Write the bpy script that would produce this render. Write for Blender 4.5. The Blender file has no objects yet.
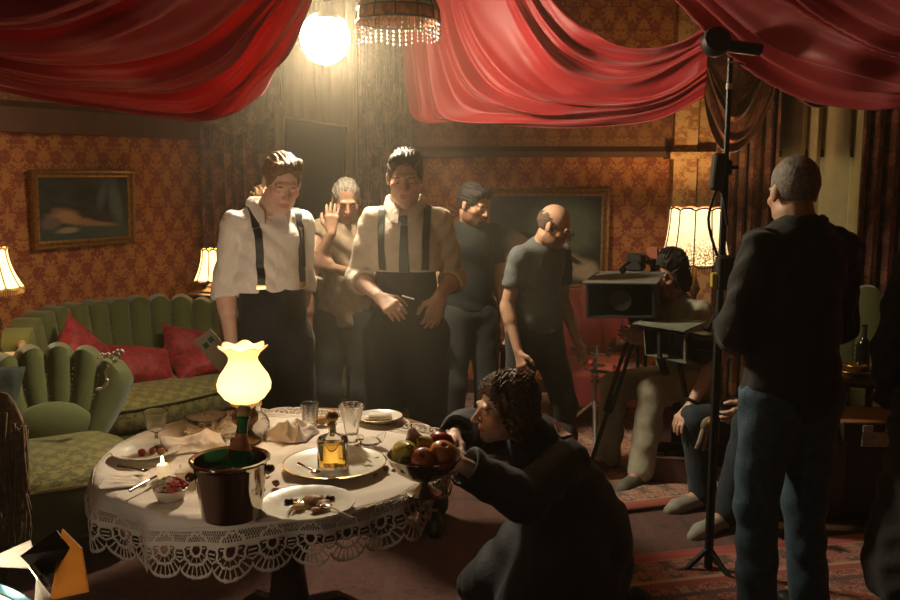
import bpy, math, random
import numpy as np
from mathutils import Vector, Matrix, Euler
from mathutils.bvhtree import BVHTree
from math import sin, cos, pi, sqrt, atan2, radians
random.seed(7); rng = np.random.default_rng(5)
SC = bpy.context.scene; COL = SC.collection
# ------------------------------------------------------------------ camera, world, exposure
F = 875.0; CH = 1.70; PITCH = math.atan(125 / F)
cd = bpy.data.cameras.new('camera'); cam = bpy.data.objects.new('camera', cd); COL.objects.link(cam)
cd.sensor_width = 36; cd.lens = 36 * F / 900; cd.clip_start = .02
cam.location = (0, 0, CH); cam.rotation_euler = (pi / 2 - PITCH, 0, 0); SC.camera = cam
HAZE = .004
W = bpy.data.worlds.new('world'); SC.world = W; W.use_nodes = True
wn = W.node_tree.nodes; wl = W.node_tree.links
wn['Background'].inputs[0].default_value = (.05, .04, .03, 1); wn['Background'].inputs[1].default_value = .0
vs = wn.new('ShaderNodeVolumeScatter'); vs.inputs['Color'].default_value = (1, .86, .64, 1)
vs.inputs['Density'].default_value = HAZE
geo = wn.new('ShaderNodeNewGeometry')
def _blob(c, s, a):
    d = wn.new('ShaderNodeVectorMath'); d.operation = 'SUBTRACT'; wl.new(geo.outputs['Position'], d.inputs[0]); d.inputs[1].default_value = c
    e = wn.new('ShaderNodeVectorMath'); e.operation = 'DIVIDE'; wl.new(d.outputs[0], e.inputs[0]); e.inputs[1].default_value = s
    l_ = wn.new('ShaderNodeVectorMath'); l_.operation = 'DOT_PRODUCT'; wl.new(e.outputs[0], l_.inputs[0]); wl.new(e.outputs[0], l_.inputs[1])
    p = wn.new('ShaderNodeMath'); p.operation = 'POWER'; p.inputs[0].default_value = 2.718; m_ = wn.new('ShaderNodeMath'); m_.operation = 'MULTIPLY'; m_.inputs[1].default_value = -1; wl.new(l_.outputs['Value'], m_.inputs[0]); wl.new(m_.outputs[0], p.inputs[1])
    q = wn.new('ShaderNodeMath'); q.operation = 'MULTIPLY'; q.inputs[1].default_value = a; wl.new(p.outputs[0], q.inputs[0]); return q.outputs[0]
_s = wn.new('ShaderNodeMath'); _s.operation = 'ADD'; wl.new(_blob((-.6, 4.4, 2.35), (.85, .85, .65), .055), _s.inputs[0]); wl.new(_blob((-.1, 3.85, 1.0), (.5, .35, .55), .24), _s.inputs[1])
_t = wn.new('ShaderNodeMath'); _t.operation = 'ADD'; wl.new(_s.outputs[0], _t.inputs[0]); _t.inputs[1].default_value = HAZE; wl.new(_t.outputs[0], vs.inputs['Density'])
vs.inputs['Anisotropy'].default_value = .35
wl.new(vs.outputs[0], wn['World Output'].inputs['Volume'])
SC.view_settings.view_transform = 'Standard'; SC.view_settings.look = 'None'
SC.view_settings.gamma = 1; SC.view_settings.use_curve_mapping = False
SC.view_settings.exposure = -0.12
SC.cycles.use_denoising = True; SC.cycles.max_bounces = 9; SC.cycles.volume_bounces = 0
SC.cycles.transmission_bounces = 9; SC.cycles.diffuse_bounces = 3; SC.cycles.sample_clamp_indirect = 4
KEY_E, SHADE_E, TABLE_E, BACKLAMP_E = 590, 3.2, 1.7, 22
# ------------------------------------------------------------------ pixel helpers (real distances)
_f = Vector((0, cos(PITCH), -sin(PITCH))); _u = Vector((0, sin(PITCH), cos(PITCH)))
def ray(px, py): return Vector(((px - 450) / F, 0, 0)) + _u * ((300 - py) / F) + _f
def P(px, py, d):
    r = ray(px, py); return Vector((0, 0, CH)) + r * (d / r.y)
def PZ(px, py, z):
    r = ray(px, py); return Vector((0, 0, CH)) + r * ((z - CH) / r.z)
# ------------------------------------------------------------------ materials
MATS = {}
def mat(name, col, rough=.6, metal=0, var=0, vs_=12, bump=0, bs=120, trans=0, ior=1.45, emis=None, es=0, sheen=0, attr=False, sss=0, alpha=None, coat=0, spec=None):
    if name in MATS: return MATS[name]
    m = bpy.data.materials.new(name); m.use_nodes = True; MATS[name] = m
    n = m.node_tree.nodes; l = m.node_tree.links; b = n['Principled BSDF']
    b.inputs['Base Color'].default_value = (*col, 1); b.inputs['Roughness'].default_value = rough
    b.inputs['Metallic'].default_value = metal; b.inputs['IOR'].default_value = ior
    b.inputs['Transmission Weight'].default_value = trans
    if sheen: b.inputs['Sheen Weight'].default_value = sheen
    if coat: b.inputs['Coat Weight'].default_value = coat
    if spec is not None: b.inputs['Specular IOR Level'].default_value = spec
    if sss: b.inputs['Subsurface Weight'].default_value = sss; b.inputs['Subsurface Radius'].default_value = (.012, .005, .003)
    if emis: b.inputs['Emission Color'].default_value = (*emis, 1); b.inputs['Emission Strength'].default_value = es
    tc = n.new('ShaderNodeTexCoord')
    src = None
    if var:
        nz = n.new('ShaderNodeTexNoise'); nz.inputs['Scale'].default_value = vs_; nz.inputs['Detail'].default_value = 4
        l.new(tc.outputs['Object'], nz.inputs['Vector'])
        mx = n.new('ShaderNodeMix'); mx.data_type = 'RGBA'
        mx.inputs[6].default_value = (*[max(0, c * (1 - var)) for c in col], 1); mx.inputs[7].default_value = (*[min(1, c * (1 + var)) for c in col], 1)
        mr = n.new('ShaderNodeMapRange'); mr.inputs[1].default_value = .3; mr.inputs[2].default_value = .7
        l.new(nz.outputs['Fac'], mr.inputs[0]); l.new(mr.outputs[0], mx.inputs[0]); src = mx.outputs[2]
    if attr:
        at = n.new('ShaderNodeAttribute'); at.attribute_name = 'Col'
        mu = n.new('ShaderNodeMix'); mu.data_type = 'RGBA'; mu.blend_type = 'MULTIPLY'; mu.inputs[0].default_value = 1
        if src: l.new(src, mu.inputs[6])
        else: mu.inputs[6].default_value = (*col, 1)
        l.new(at.outputs['Color'], mu.inputs[7]); src = mu.outputs[2]
    if src: l.new(src, b.inputs['Base Color'])
    if bump:
        nb = n.new('ShaderNodeTexNoise'); nb.inputs['Scale'].default_value = bs; nb.inputs['Detail'].default_value = 3
        l.new(tc.outputs['Object'], nb.inputs['Vector'])
        bn = n.new('ShaderNodeBump'); bn.inputs['Strength'].default_value = bump; bn.inputs['Distance'].default_value = .01
        l.new(nb.outputs['Fac'], bn.inputs['Height']); l.new(bn.outputs[0], b.inputs['Normal'])
    return m
class NT:                                     # tiny node-graph builder
    def __init__(s, m): s.m = m; s.n = m.node_tree.nodes; s.l = m.node_tree.links; s.b = s.n['Principled BSDF']
    def math(s, op, a, b=0, c=0):
        x = s.n.new('ShaderNodeMath'); x.operation = op
        for i, v in enumerate((a, b, c)):
            if isinstance(v, (int, float)): x.inputs[i].default_value = v
            else: s.l.new(v, x.inputs[i])
        return x.outputs[0]
    def comb(s, x, y, z=0):
        c = s.n.new('ShaderNodeCombineXYZ')
        for i, v in enumerate((x, y, z)):
            if isinstance(v, (int, float)): c.inputs[i].default_value = v
            else: s.l.new(v, c.inputs[i])
        return c.outputs[0]
    def sep(s, kind='UV'):
        t = s.n.new('ShaderNodeTexCoord'); x = s.n.new('ShaderNodeSeparateXYZ'); s.l.new(t.outputs[kind], x.inputs[0]); return x.outputs
    def noise(s, vec, scale, detail=3, rough=.5, dist=0):
        x = s.n.new('ShaderNodeTexNoise'); x.inputs['Scale'].default_value = scale; x.inputs['Detail'].default_value = detail
        x.inputs['Roughness'].default_value = rough; x.inputs['Distortion'].default_value = dist
        if vec is not None: s.l.new(vec, x.inputs['Vector'])
        return x.outputs['Fac']
    def ramp(s, fac, stops, interp='LINEAR'):
        r = s.n.new('ShaderNodeValToRGB'); r.color_ramp.interpolation = interp
        e = r.color_ramp.elements
        while len(e) < len(stops): e.new(.5)
        for i, (p, c) in enumerate(stops): e[i].position = p; e[i].color = (*c, 1) if len(c) == 3 else c
        s.l.new(fac, r.inputs[0]); return r.outputs[0]
    def mix(s, fac, a, b, blend='MIX'):
        x = s.n.new('ShaderNodeMix'); x.data_type = 'RGBA'; x.blend_type = blend
        for i, v in ((0, fac), (6, a), (7, b)):
            if isinstance(v, (int, float)): x.inputs[i].default_value = v
            elif isinstance(v, tuple): x.inputs[i].default_value = (*v, 1)
            else: s.l.new(v, x.inputs[i])
        return x.outputs[2]
    def col(s, o): s.l.new(o, s.b.inputs['Base Color'])
    def bump(s, h, st=.3, dist=.01):
        bn = s.n.new('ShaderNodeBump'); bn.inputs['Strength'].default_value = st; bn.inputs['Distance'].default_value = dist
        s.l.new(h, bn.inputs['Height']); s.l.new(bn.outputs[0], s.b.inputs['Normal'])
def damask(name, light, dark, pu=.30, pv=.40, soft=.05, rough=.75, fine=15., th=.5, sheen=0):
    m = mat(name, light, rough, sheen=sheen); g = NT(m); x, y, _ = g.sep('UV')
    xm = g.math('PINGPONG', x, pu / 2)
    row = g.math('MODULO', g.math('ADD', y, 50 * pv), pv)
    a = g.math('COSINE', g.math('MULTIPLY', x, 2 * pi / pu)); b = g.math('COSINE', g.math('MULTIPLY', y, 2 * pi / pv))
    lat = g.math('MULTIPLY', g.math('MULTIPLY', a, b), .09)
    v = g.comb(xm, row, 0)
    n1 = g.noise(v, fine, 2.5, .55, .7)
    n2 = g.noise(v, fine * 3.2, 2, .6, .4); n3 = g.noise(g.comb(x, y, .7), fine * 1.6, 2, .6, .5); v2 = g.comb(g.math('PINGPONG', g.math('ADD', x, pu / 2), pu), g.math('MODULO', g.math('ADD', y, 50 * pv * 1.5), pv * 1.5), 3); n4 = g.noise(v2, fine * 1.3, 3, .6, .9)
    n1 = g.math('ADD', g.math('MULTIPLY', n1, .45), g.math('MULTIPLY', n4, .55))
    f = g.math('ADD', g.math('ADD', n1, lat), g.math('MULTIPLY', g.math('SUBTRACT', n2, .5), .22))
    f = g.math('ADD', f, g.math('MULTIPLY', g.math('SUBTRACT', n3, .5), .16))
    pat = g.ramp(f, [(th - soft, (0, 0, 0)), (th + soft, (1, 1, 1))])
    wear = g.noise(g.comb(x, y, 0), 3, 4)
    lt = g.mix(wear, tuple(c * .8 for c in light), tuple(min(1, c * 1.15) for c in light))
    g.col(g.mix(pat, dark, lt)); g.bump(pat, .15, .002)
    return m
# ------------------------------------------------------------------ mesh helpers
def link(o, parent=None, kind=None):
    COL.objects.link(o)
    if parent is not None: o.parent = parent
    if kind: o['kind'] = kind
    return o
def mesh_np(name, V, Fq, m=None, parent=None, smooth=True, col=None, kind=None):
    me = bpy.data.meshes.new(name); V = np.asarray(V, np.float32); Fq = np.asarray(Fq, np.int32); k = Fq.shape[1]
    me.vertices.add(len(V)); me.vertices.foreach_set('co', V.ravel())
    me.loops.add(Fq.size); me.loops.foreach_set('vertex_index', Fq.ravel())
    me.polygons.add(len(Fq)); me.polygons.foreach_set('loop_start', np.arange(0, Fq.size, k, dtype=np.int32))
    me.polygons.foreach_set('use_smooth', np.full(len(Fq), smooth, bool))
    me.update(calc_edges=True); me.validate()
    if col is not None:
        a = me.attributes.new('Col', 'FLOAT_COLOR', 'POINT'); a.data.foreach_set('color', np.c_[col, np.ones(len(col))].astype(np.float32).ravel())
    if m: me.materials.append(m)
    return link(bpy.data.objects.new(name, me), parent, kind)
class MB:
    def __init__(s): s.v = []; s.f = []; s.uv = None
    def add(s, vs_, fs):
        o = len(s.v); s.v += [tuple(v) for v in vs_]; s.f += [tuple(i + o for i in f) for f in fs]; return s
    def box(s, c, d, R=None, bev=0):
        x, y, z = d[0] / 2, d[1] / 2, d[2] / 2
        if bev <= 0:
            v = [(-x, -y, -z), (x, -y, -z), (x, y, -z), (-x, y, -z), (-x, -y, z), (x, -y, z), (x, y, z), (-x, y, z)]
            f = [(0, 3, 2, 1), (4, 5, 6, 7), (0, 1, 5, 4), (1, 2, 6, 5), (2, 3, 7, 6), (3, 0, 4, 7)]
        else:
            b = min(bev, x * .98, y * .98, z * .98); v = []; f = []
            lev = [(-z, b), (-z + b, 0), (z - b, 0), (z, b)]
            for zz, ins in lev:
                X, Y = x - ins, y - ins; c_ = b * .6 if ins == 0 else b * .3
                v += [(-X + c_, -Y, zz), (X - c_, -Y, zz), (X, -Y + c_, zz), (X, Y - c_, zz), (X - c_, Y, zz), (-X + c_, Y, zz), (-X, Y - c_, zz), (-X, -Y + c_, zz)]
            f.append(tuple(range(7, -1, -1))); f.append(tuple(range(24, 32)))
            for k in range(3):
                for i in range(8): f.append((k * 8 + i, k * 8 + (i + 1) % 8, k * 8 + 8 + (i + 1) % 8, k * 8 + 8 + i))
        R = R if R is not None else Matrix.Identity(3); c = Vector(c)
        return s.add([c + R @ Vector(p) for p in v], f)
    def lathe(s, prof, seg=24, c=(0, 0, 0), R=None, fn=None, cap=True):
        v = []; f = []; R = R if R is not None else Matrix.Identity(3); c = Vector(c)
        for i, (r, z) in enumerate(prof):
            for k in range(seg):
                a = 2 * pi * k / seg; rr = r * (fn(a, i, z) if fn else 1); v.append(c + R @ Vector((rr * cos(a), rr * sin(a), z)))
        for i in range(len(prof) - 1):
            for k in range(seg): f.append((i * seg + k, i * seg + (k + 1) % seg, (i + 1) * seg + (k + 1) % seg, (i + 1) * seg + k))
        if cap:
            if prof[0][0] > 1e-4: f.append(tuple(range(seg - 1, -1, -1)))
            if prof[-1][0] > 1e-4: f.append(tuple((len(prof) - 1) * seg + k for k in range(seg)))
        return s.add(v, f)
    def tube(s, pts, r, seg=8, cap=True, flat=None):
        pts = [Vector(p) for p in pts]; n = len(pts); rr = r if isinstance(r, (list, tuple)) else [r] * n
        v = []; f = []; up = Vector((0, 0, 1)); pt = None
        for i, p in enumerate(pts):
            t = (pts[min(i + 1, n - 1)] - pts[max(i - 1, 0)]).normalized()
            if pt is None:
                a = t.orthogonal().normalized()
            else:
                a = (pa - t * pa.dot(t)); a = a.normalized() if a.length > 1e-6 else t.orthogonal().normalized()
            b = t.cross(a); pa = a; pt = t
            for k in range(seg):
                q = 2 * pi * k / seg; v.append(p + a * (rr[i] * cos(q)) + b * (rr[i] * sin(q) * (flat or 1)))
        for i in range(n - 1):
            for k in range(seg): f.append((i * seg + k, i * seg + (k + 1) % seg, (i + 1) * seg + (k + 1) % seg, (i + 1) * seg + k))
        if cap: f.append(tuple(range(seg - 1, -1, -1))); f.append(tuple((n - 1) * seg + k for k in range(seg)))
        return s.add(v, f)
    def ball(s, c, r, seg=14, rings=9, R=None, fn=None):
        r = (r, r, r) if isinstance(r, (int, float)) else r; R = R if R is not None else Matrix.Identity(3); c = Vector(c); v = []; f = []
        for i in range(rings + 1):
            th = pi * i / rings
            for k in range(seg):
                a = 2 * pi * k / seg; d = Vector((sin(th) * cos(a), sin(th) * sin(a), -cos(th))); q = fn(d) if fn else 1
                v.append(c + R @ Vector((d.x * r[0] * q, d.y * r[1] * q, d.z * r[2] * q)))
        for i in range(rings):
            for k in range(seg): f.append((i * seg + k, i * seg + (k + 1) % seg, (i + 1) * seg + (k + 1) % seg, (i + 1) * seg + k))
        return s.add(v, f)
    def build(s, name, m, parent=None, smooth=True, kind=None, loc=None, rot=None, sharp=None):
        me = bpy.data.meshes.new(name); me.from_pydata(s.v, [], s.f)
        if smooth: me.polygons.foreach_set('use_smooth', [True] * len(me.polygons))
        if m: me.materials.append(m)
        me.validate(); o = link(bpy.data.objects.new(name, me), parent, kind)
        if smooth: 
            try: me.set_sharp_from_angle(angle=radians(sharp or 42))
            except Exception: pass
        if loc is not None: o.location = loc
        if rot is not None: o.rotation_euler = rot
        return o
def thing(name, label, cat, loc=(0, 0, 0), rz=0, group=None):
    o = bpy.data.objects.new(name, None); COL.objects.link(o); o.location = loc; o.rotation_euler = (0, 0, rz); o.empty_display_size = .05
    return tag(o, label, cat, group)
def tag(o, label, cat, group=None):
    o['label'] = label; o['category'] = cat
    if group: o['group'] = group
    return o
def cr(pts, n):                                # catmull-rom resample of control rows (k,3)->(n,3)
    p = np.asarray([tuple(q) for q in pts], float); k = len(p); t = np.linspace(0, k - 1, n); i = np.minimum(t.astype(int), k - 2); f = (t - i)[:, None]
    g = lambda j: p[np.clip(j, 0, k - 1)]
    a, b, c, d = g(i - 1), g(i), g(i + 1), g(i + 2)
    return .5 * (2 * b + (c - a) * f + (2 * a - 5 * b + 4 * c - d) * f ** 2 + (3 * b - a - 3 * c + d) * f ** 3)
def sheet(name, G, m, parent=None, uv=None, kind=None, closed_u=False, thick=0, keep=None):
    nu, nv = G.shape[:2]; I = np.arange(nu * nv).reshape(nu, nv)
    if closed_u: I = np.r_[I, I[:1]]
    q = np.stack([I[:-1, :-1], I[1:, :-1], I[1:, 1:], I[:-1, 1:]], -1).reshape(-1, 4)
    if keep is not None: q = q[keep.reshape(-1)]
    o = mesh_np(name, G.reshape(-1, 3), q, m, parent, True, None, kind)
    if uv is not None:
        l = o.data.uv_layers.new(name='UVMap'); U = uv.reshape(-1, 2); vi = np.empty(len(o.data.loops), np.int32); o.data.loops.foreach_get('vertex_index', vi)
        l.data.foreach_set('uv', U[vi].astype(np.float32).ravel())
    if thick:
        s = o.modifiers.new('s', 'SOLIDIFY'); s.thickness = thick; s.offset = 0
    return o
def normals(G):
    du = np.gradient(G, axis=0); dv = np.gradient(G, axis=1); n = np.cross(du, dv); return n / (np.linalg.norm(n, axis=-1, keepdims=True) + 1e-9)
def light(name, kind, loc, e, col, rad=.03, parent=None, **kw):
    d = bpy.data.lights.new(name, kind); d.energy = e; d.color = col
    if kind in ('POINT', 'SPOT'): d.shadow_soft_size = rad
    for k, v in kw.items(): setattr(d, k, v)
    o = bpy.data.objects.new(name, d); COL.objects.link(o); o.location = loc
    if parent is not None: o.parent = parent
    return o
def aim(o, d): o.rotation_euler = Vector(d).to_track_quat('-Z', 'Y').to_euler()
# ------------------------------------------------------------------ implicit-surface bodies
class SDF:
    def __init__(s, lo, hi, h):
        s.o = np.array(lo, np.float32); s.h = h; s.n = np.ceil((np.array(hi) - s.o) / h).astype(int) + 1
        s.D = np.full(s.n, .15, np.float32)
    def sub(s, lo, hi, mg):
        a = np.clip(np.floor((np.array(lo) - mg - s.o) / s.h).astype(int), 0, s.n); b = np.clip(np.ceil((np.array(hi) + mg - s.o) / s.h).astype(int) + 1, 0, s.n)
        sl = tuple(slice(i, j) for i, j in zip(a, b))
        ax = [(s.o[i] + s.h * np.arange(a[i], b[i])).astype(np.float32) for i in range(3)]
        return sl, ax[0][:, None, None], ax[1][None, :, None], ax[2][None, None, :]
    def put(s, sl, d, k, cut=False):
        A = s.D[sl]
        if A.size == 0: return
        if cut: d = -d; h = np.maximum(k - np.abs(A - d), 0) / max(k, 1e-6); s.D[sl] = np.maximum(A, d) + h * h * k / 4
        else: h = np.maximum(k - np.abs(A - d), 0) / max(k, 1e-6); s.D[sl] = np.minimum(A, d) - h * h * k / 4
    def cone(s, a, b, ra, rb, k=.02, flat=None, fs=1., cut=False):
        a = np.array(a, np.float32); b = np.array(b, np.float32); R = max(ra, rb) + k + .04
        sl, X, Y, Z = s.sub(np.minimum(a, b), np.maximum(a, b), R)
        x = X - a[0]; y = Y - a[1]; z = Z - a[2]; ab = b - a
        if flat is not None:
            n = np.array(flat, np.float32); c = (x * n[0] + y * n[1] + z * n[2]) * np.float32(1 / fs - 1); x = x + n[0] * c; y = y + n[1] * c; z = z + n[2] * c
            ab = ab + n * (ab @ n) * (1 / fs - 1)
        L = float(ab @ ab) + 1e-9
        t = np.clip((x * ab[0] + y * ab[1] + z * ab[2]) / L, 0, 1)
        d = np.sqrt((x - t * ab[0]) ** 2 + (y - t * ab[1]) ** 2 + (z - t * ab[2]) ** 2) - (ra + (rb - ra) * t)
        if flat is not None: d = d * (1 + (fs - 1) * .5)
        s.put(sl, d.astype(np.float32), k, cut); return s
    def ell(s, c, r, R=None, k=.02, cut=False):
        c = np.array(c, np.float32); r = np.array(r, np.float32); m = float(r.max()) + k + .03
        sl, X, Y, Z = s.sub(c, c, m); x = X - c[0]; y = Y - c[1]; z = Z - c[2]
        if R is not None:
            R = np.array(R, np.float32); x, y, z = (R[0, 0] * x + R[1, 0] * y + R[2, 0] * z, R[0, 1] * x + R[1, 1] * y + R[2, 1] * z, R[0, 2] * x + R[1, 2] * y + R[2, 2] * z)
        k0 = np.sqrt((x / r[0]) ** 2 + (y / r[1]) ** 2 + (z / r[2]) ** 2); k1 = np.sqrt((x / r[0] ** 2) ** 2 + (y / r[1] ** 2) ** 2 + (z / r[2] ** 2) ** 2) + 1e-6
        s.put(sl, (k0 * (k0 - 1) / k1).astype(np.float32), k, cut); return s
    def plane(s, p, n):                        # remove the side n points to
        ax = [(s.o[i] + s.h * np.arange(s.n[i])).astype(np.float32) for i in range(3)]; n = np.array(n, np.float32); n /= np.linalg.norm(n); p = np.array(p)
        s.D = np.maximum(s.D, (ax[0][:, None, None] - p[0]) * n[0] + (ax[1][None, :, None] - p[1]) * n[1] + (ax[2][None, None, :] - p[2]) * n[2]); return s
    def wrinkle(s, amp, f=1., seed=0., dir=(0, 0, 1)):
        m = np.abs(s.D) < .04; i = np.argwhere(m); p = s.o + i * s.h; q = p @ np.array(dir); x, y, z = p.T * f
        w = np.sin(34 * z + 9 * np.sin(7 * x + 5 * y + seed) + 4 * np.sin(11 * y - 6 * z + seed)) * .5 + np.sin(23 * x + 19 * z + 6 * np.sin(9 * z + seed * 2)) * .35 + np.sin(60 * z - 31 * y + 5 * np.sin(13 * x)) * .2
        s.D[m] += (amp * w).astype(np.float32); return s
    def mesh(s):
        D = s.D; I = D < 0; c = np.zeros(np.array(D.shape) - 1, np.uint8)
        for dx in (0, 1):
            for dy in (0, 1):
                for dz in (0, 1): c += I[dx:D.shape[0] - 1 + dx, dy:D.shape[1] - 1 + dy, dz:D.shape[2] - 1 + dz]
        act = np.argwhere((c > 0) & (c < 8)); idx = np.full(c.shape, -1, np.int32); idx[tuple(act.T)] = np.arange(len(act))
        acc = np.zeros((len(act), 3)); cnt = np.zeros(len(act))
        C = np.array([(x, y, z) for x in (0, 1) for y in (0, 1) for z in (0, 1)])
        cv = [D[tuple((act + o).T)] for o in C]
        for i in range(8):
            for j in range(i + 1, 8):
                if np.abs(C[i] - C[j]).sum() != 1: continue
                a, b = cv[i], cv[j]; m = (a < 0) != (b < 0); t = np.where(m, a / np.where(m, a - b, 1), 0)
                acc += np.where(m[:, None], C[i] + (C[j] - C[i]) * t[:, None], 0); cnt += m
        V = (act + acc / np.maximum(cnt, 1)[:, None]) * s.h + s.o
        Q = []
        for ax in range(3):
            a = [slice(1, -1)] * 3; b = [slice(1, -1)] * 3; a[ax] = slice(0, -1); b[ax] = slice(1, None)
            e = I[tuple(a)] != I[tuple(b)]; w = np.argwhere(e); off = np.ones(3, int); off[ax] = 0; w = w + off
            u, v = [(1, 2), (2, 0), (0, 1)][ax]; eu = np.zeros(3, int); ev = np.zeros(3, int); eu[u] = 1; ev[v] = 1
            q = np.stack([idx[tuple((w - eu - ev).T)], idx[tuple((w - ev).T)], idx[tuple(w.T)], idx[tuple((w - eu).T)]], -1)
            fl = I[tuple(w.T)]; q[~fl] = q[~fl][:, ::-1]; Q.append(q)
        Q = np.concatenate(Q); Q = Q[(Q >= 0).all(1)]
        return V, Q
def nrm(v): v = np.array(v, float); return v / (np.linalg.norm(v) + 1e-9)
A3 = lambda *v: np.array(v, float)
J0 = dict(head=(0, -.03, 1.65), neck=(0, .015, 1.51), chest=(0, 0, 1.37), waist=(0, 0, 1.13), pel=(0, .01, .97),
          sr=(-.158, .012, 1.46), er=(-.205, .035, 1.155), wr=(-.225, -.04, .91), sl=(.158, .012, 1.46), el=(.205, .035, 1.155), wl=(.225, -.04, .91),
          hr=(-.09, .01, .92), kr=(-.105, -.02, .50), ar=(-.115, .035, .085), tr=(-.14, -.14, .035),
          hl=(.09, .01, .92), kl=(.105, -.02, .50), al=(.115, .035, .085), tl=(.14, -.14, .035))
def hrot(y, p, r): return np.array((Matrix.Rotation(radians(y), 3, 'Z') @ Matrix.Rotation(radians(p), 3, 'X') @ Matrix.Rotation(radians(r), 3, 'Y')))
def add_hand(S, w, f, n, side, curl=.35, thumb=.5, sc=1., spread=.10):
    f = nrm(f); n = nrm(np.array(n) - f * np.dot(n, f)); t = np.cross(n, f) * side; w = np.array(w)
    kn = []
    for i, o in enumerate((.030, .010, -.011, -.030)):
        k = w + f * (.088 - abs(o - .004) * .25) * sc + t * o * sc; kn.append(k)
        S.cone(w + t * o * .55 * sc + f * .01, k, .0135 * sc, .0125 * sc, .016)
    S.cone(kn[0], kn[3], .011 * sc, .010 * sc, .012)
    cv = curl if isinstance(curl, (list, tuple)) else [curl] * 4
    for i, (k, L) in enumerate(zip(kn, (.072, .080, .074, .058))):
        d = nrm(f + t * (1.5 - i) * spread * .5); p = k; r = (.0098 if i < 3 else .0085) * sc; a = 0
        for j, q in enumerate((.44, .31, .25)):
            a += cv[i] * (1.1 if j else .75); dd = d * cos(a) + n * sin(a); p2 = p + dd * L * q * sc; S.cone(p, p2, r, r * .93, .004); p = p2; r *= .93
    a = w + f * .02 * sc + t * .022 * sc; d1 = nrm(f * .65 + t * .75 + n * .35 * thumb * 2); b = a + d1 * .045 * sc
    S.cone(a, b, .015 * sc, .0125 * sc, .012); d2 = nrm(f * .9 + t * (.5 - thumb * .4) + n * (.1 + thumb * .6)); c = b + d2 * .032 * sc; S.cone(b, c, .0115 * sc, .0105 * sc, .006)
    d3 = nrm(f * .95 + t * (.2 - thumb * .3) + n * thumb * .8); S.cone(c, c + d3 * .024 * sc, .0105 * sc, .009 * sc, .005)
def head_prims(S, H, R, sx=1., nose=1.):
    g = lambda *p: H + R @ (np.array(p))
    S.ell(g(0, .017, .034), (.074 * sx, .096, .090), R, .02)
    S.ell(g(0, -.028, -.038), (.060 * sx, .066, .078), R, .03)
    S.ell(g(0, -.068, -.098), (.026, .022, .020), R, .03)
    for s in (-1, 1):
        S.ell(g(s * .043 * sx, -.010, -.075), (.016, .040, .024), R, .03)
        S.ell(g(s * .044 * sx, -.058, -.022), (.022, .022, .018), R, .02)
        S.ell(g(s * .031, -.100, .002), (.020, .016, .012), R, .014, cut=True)
        S.ell(g(s * .031, -.079, .001), (.0135, .0125, .0115), R, .003)
        S.ell(g(s * .077 * sx, .012, -.004), (.009, .020, .033), R @ hrot(s * 18, -12, 0), .008)
        S.ell(g(s * .012, -.104, -.030), (.008, .009, .007), R, .008)
    S.cone(g(-.036, -.083, .024), g(.036, -.083, .024), .011, .011, .014)
    S.cone(g(0, -.090, .012), g(0, -.112 - .008 * nose, -.026), .009, .0115, .010)
    S.cone(g(-.018, -.088, -.059), g(.018, -.088, -.059), .008, .008, .008)
    S.cone(g(-.015, -.086, -.071), g(.015, -.086, -.071), .008, .008, .008)
    S.cone(g(-.016, -.101, -.065), g(.016, -.101, -.065), .0028, .0028, .005, cut=True)
def torso_prims(S, J, fr, inf=0., belly=0., k=.05, w=1.):
    lr = nrm(J['sl'] - J['sr']); up = nrm(J['neck'] - J['chest'])
    S.cone(J['chest'] + up * .03, J['waist'], (.140 + inf) * w, (.128 + inf) * w, k, fr, .72)
    S.cone(J['waist'], J['pel'], (.128 + inf) * w, (.145 + inf) * w, k * .6, fr, .76)
    S.cone(J['sr'] + lr * .02 - up * .01, J['sl'] - lr * .02 - up * .01, .050 + inf, .050 + inf, .03)
    for s in ('sr', 'sl'): S.cone(J['neck'] - up * .015, J[s], .044 + inf * .6, .036 + inf, .03)
    S.ell(J['chest'] + fr * .055, (.115 + inf, .05 + inf, .085 + inf), np.c_[lr, -fr, np.cross(lr, -fr)], .03)
    if belly: S.ell((J['waist'] * .6 + J['pel'] * .4) + fr * .05, (.13 + inf, .07 + belly + inf, .13 + inf), np.c_[lr, -fr, np.cross(lr, -fr)], .06)
def bbox(J, keys, m): p = np.array([J[k] for k in keys]); return p.min(0) - m, p.max(0) + m
def surf_pt(bvh, p, d):
    h = bvh.ray_cast(Vector(p), Vector(d)); return (h[0], h[1]) if h[0] is not None else (None, None)
def strip_on(name, V, Q, path, d, width, m, parent, off=.006, thick=.004):
    bvh = BVHTree.FromPolygons([tuple(v) for v in V], [tuple(q) for q in Q]); pts = []
    for p in path:
        dd = d(p) if callable(d) else d
        h, n = surf_pt(bvh, Vector(p) - Vector(dd) * .6, dd)
        if h is not None: pts.append((h, n))
    if len(pts) < 2: return None
    mb = MB(); v = []; f = []
    for i, (h, n) in enumerate(pts):
        t = (pts[min(i + 1, len(pts) - 1)][0] - pts[max(i - 1, 0)][0]).normalized(); n = -Vector(dd) if n.dot(Vector(dd)) > 0 else n; s = t.cross(n).normalized(); w_ = width[min(i, len(width) - 1)] if isinstance(width, (list, tuple)) else width
        for a, o in ((-1, off), (1, off), (1, off - thick - .004), (-1, off - thick - .004)): v.append(h + s * a * w_ / 2 + n * o)
    for i in range(len(pts) - 1):
        for k in range(4): f.append((i * 4 + k, i * 4 + (k + 1) % 4, i * 4 + 4 + (k + 1) % 4, i * 4 + 4 + k))
    f += [(3, 2, 1, 0), tuple(len(v) - 4 + k for k in range(4))]
    return mb.add(v, f).build(name, m, parent)
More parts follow.
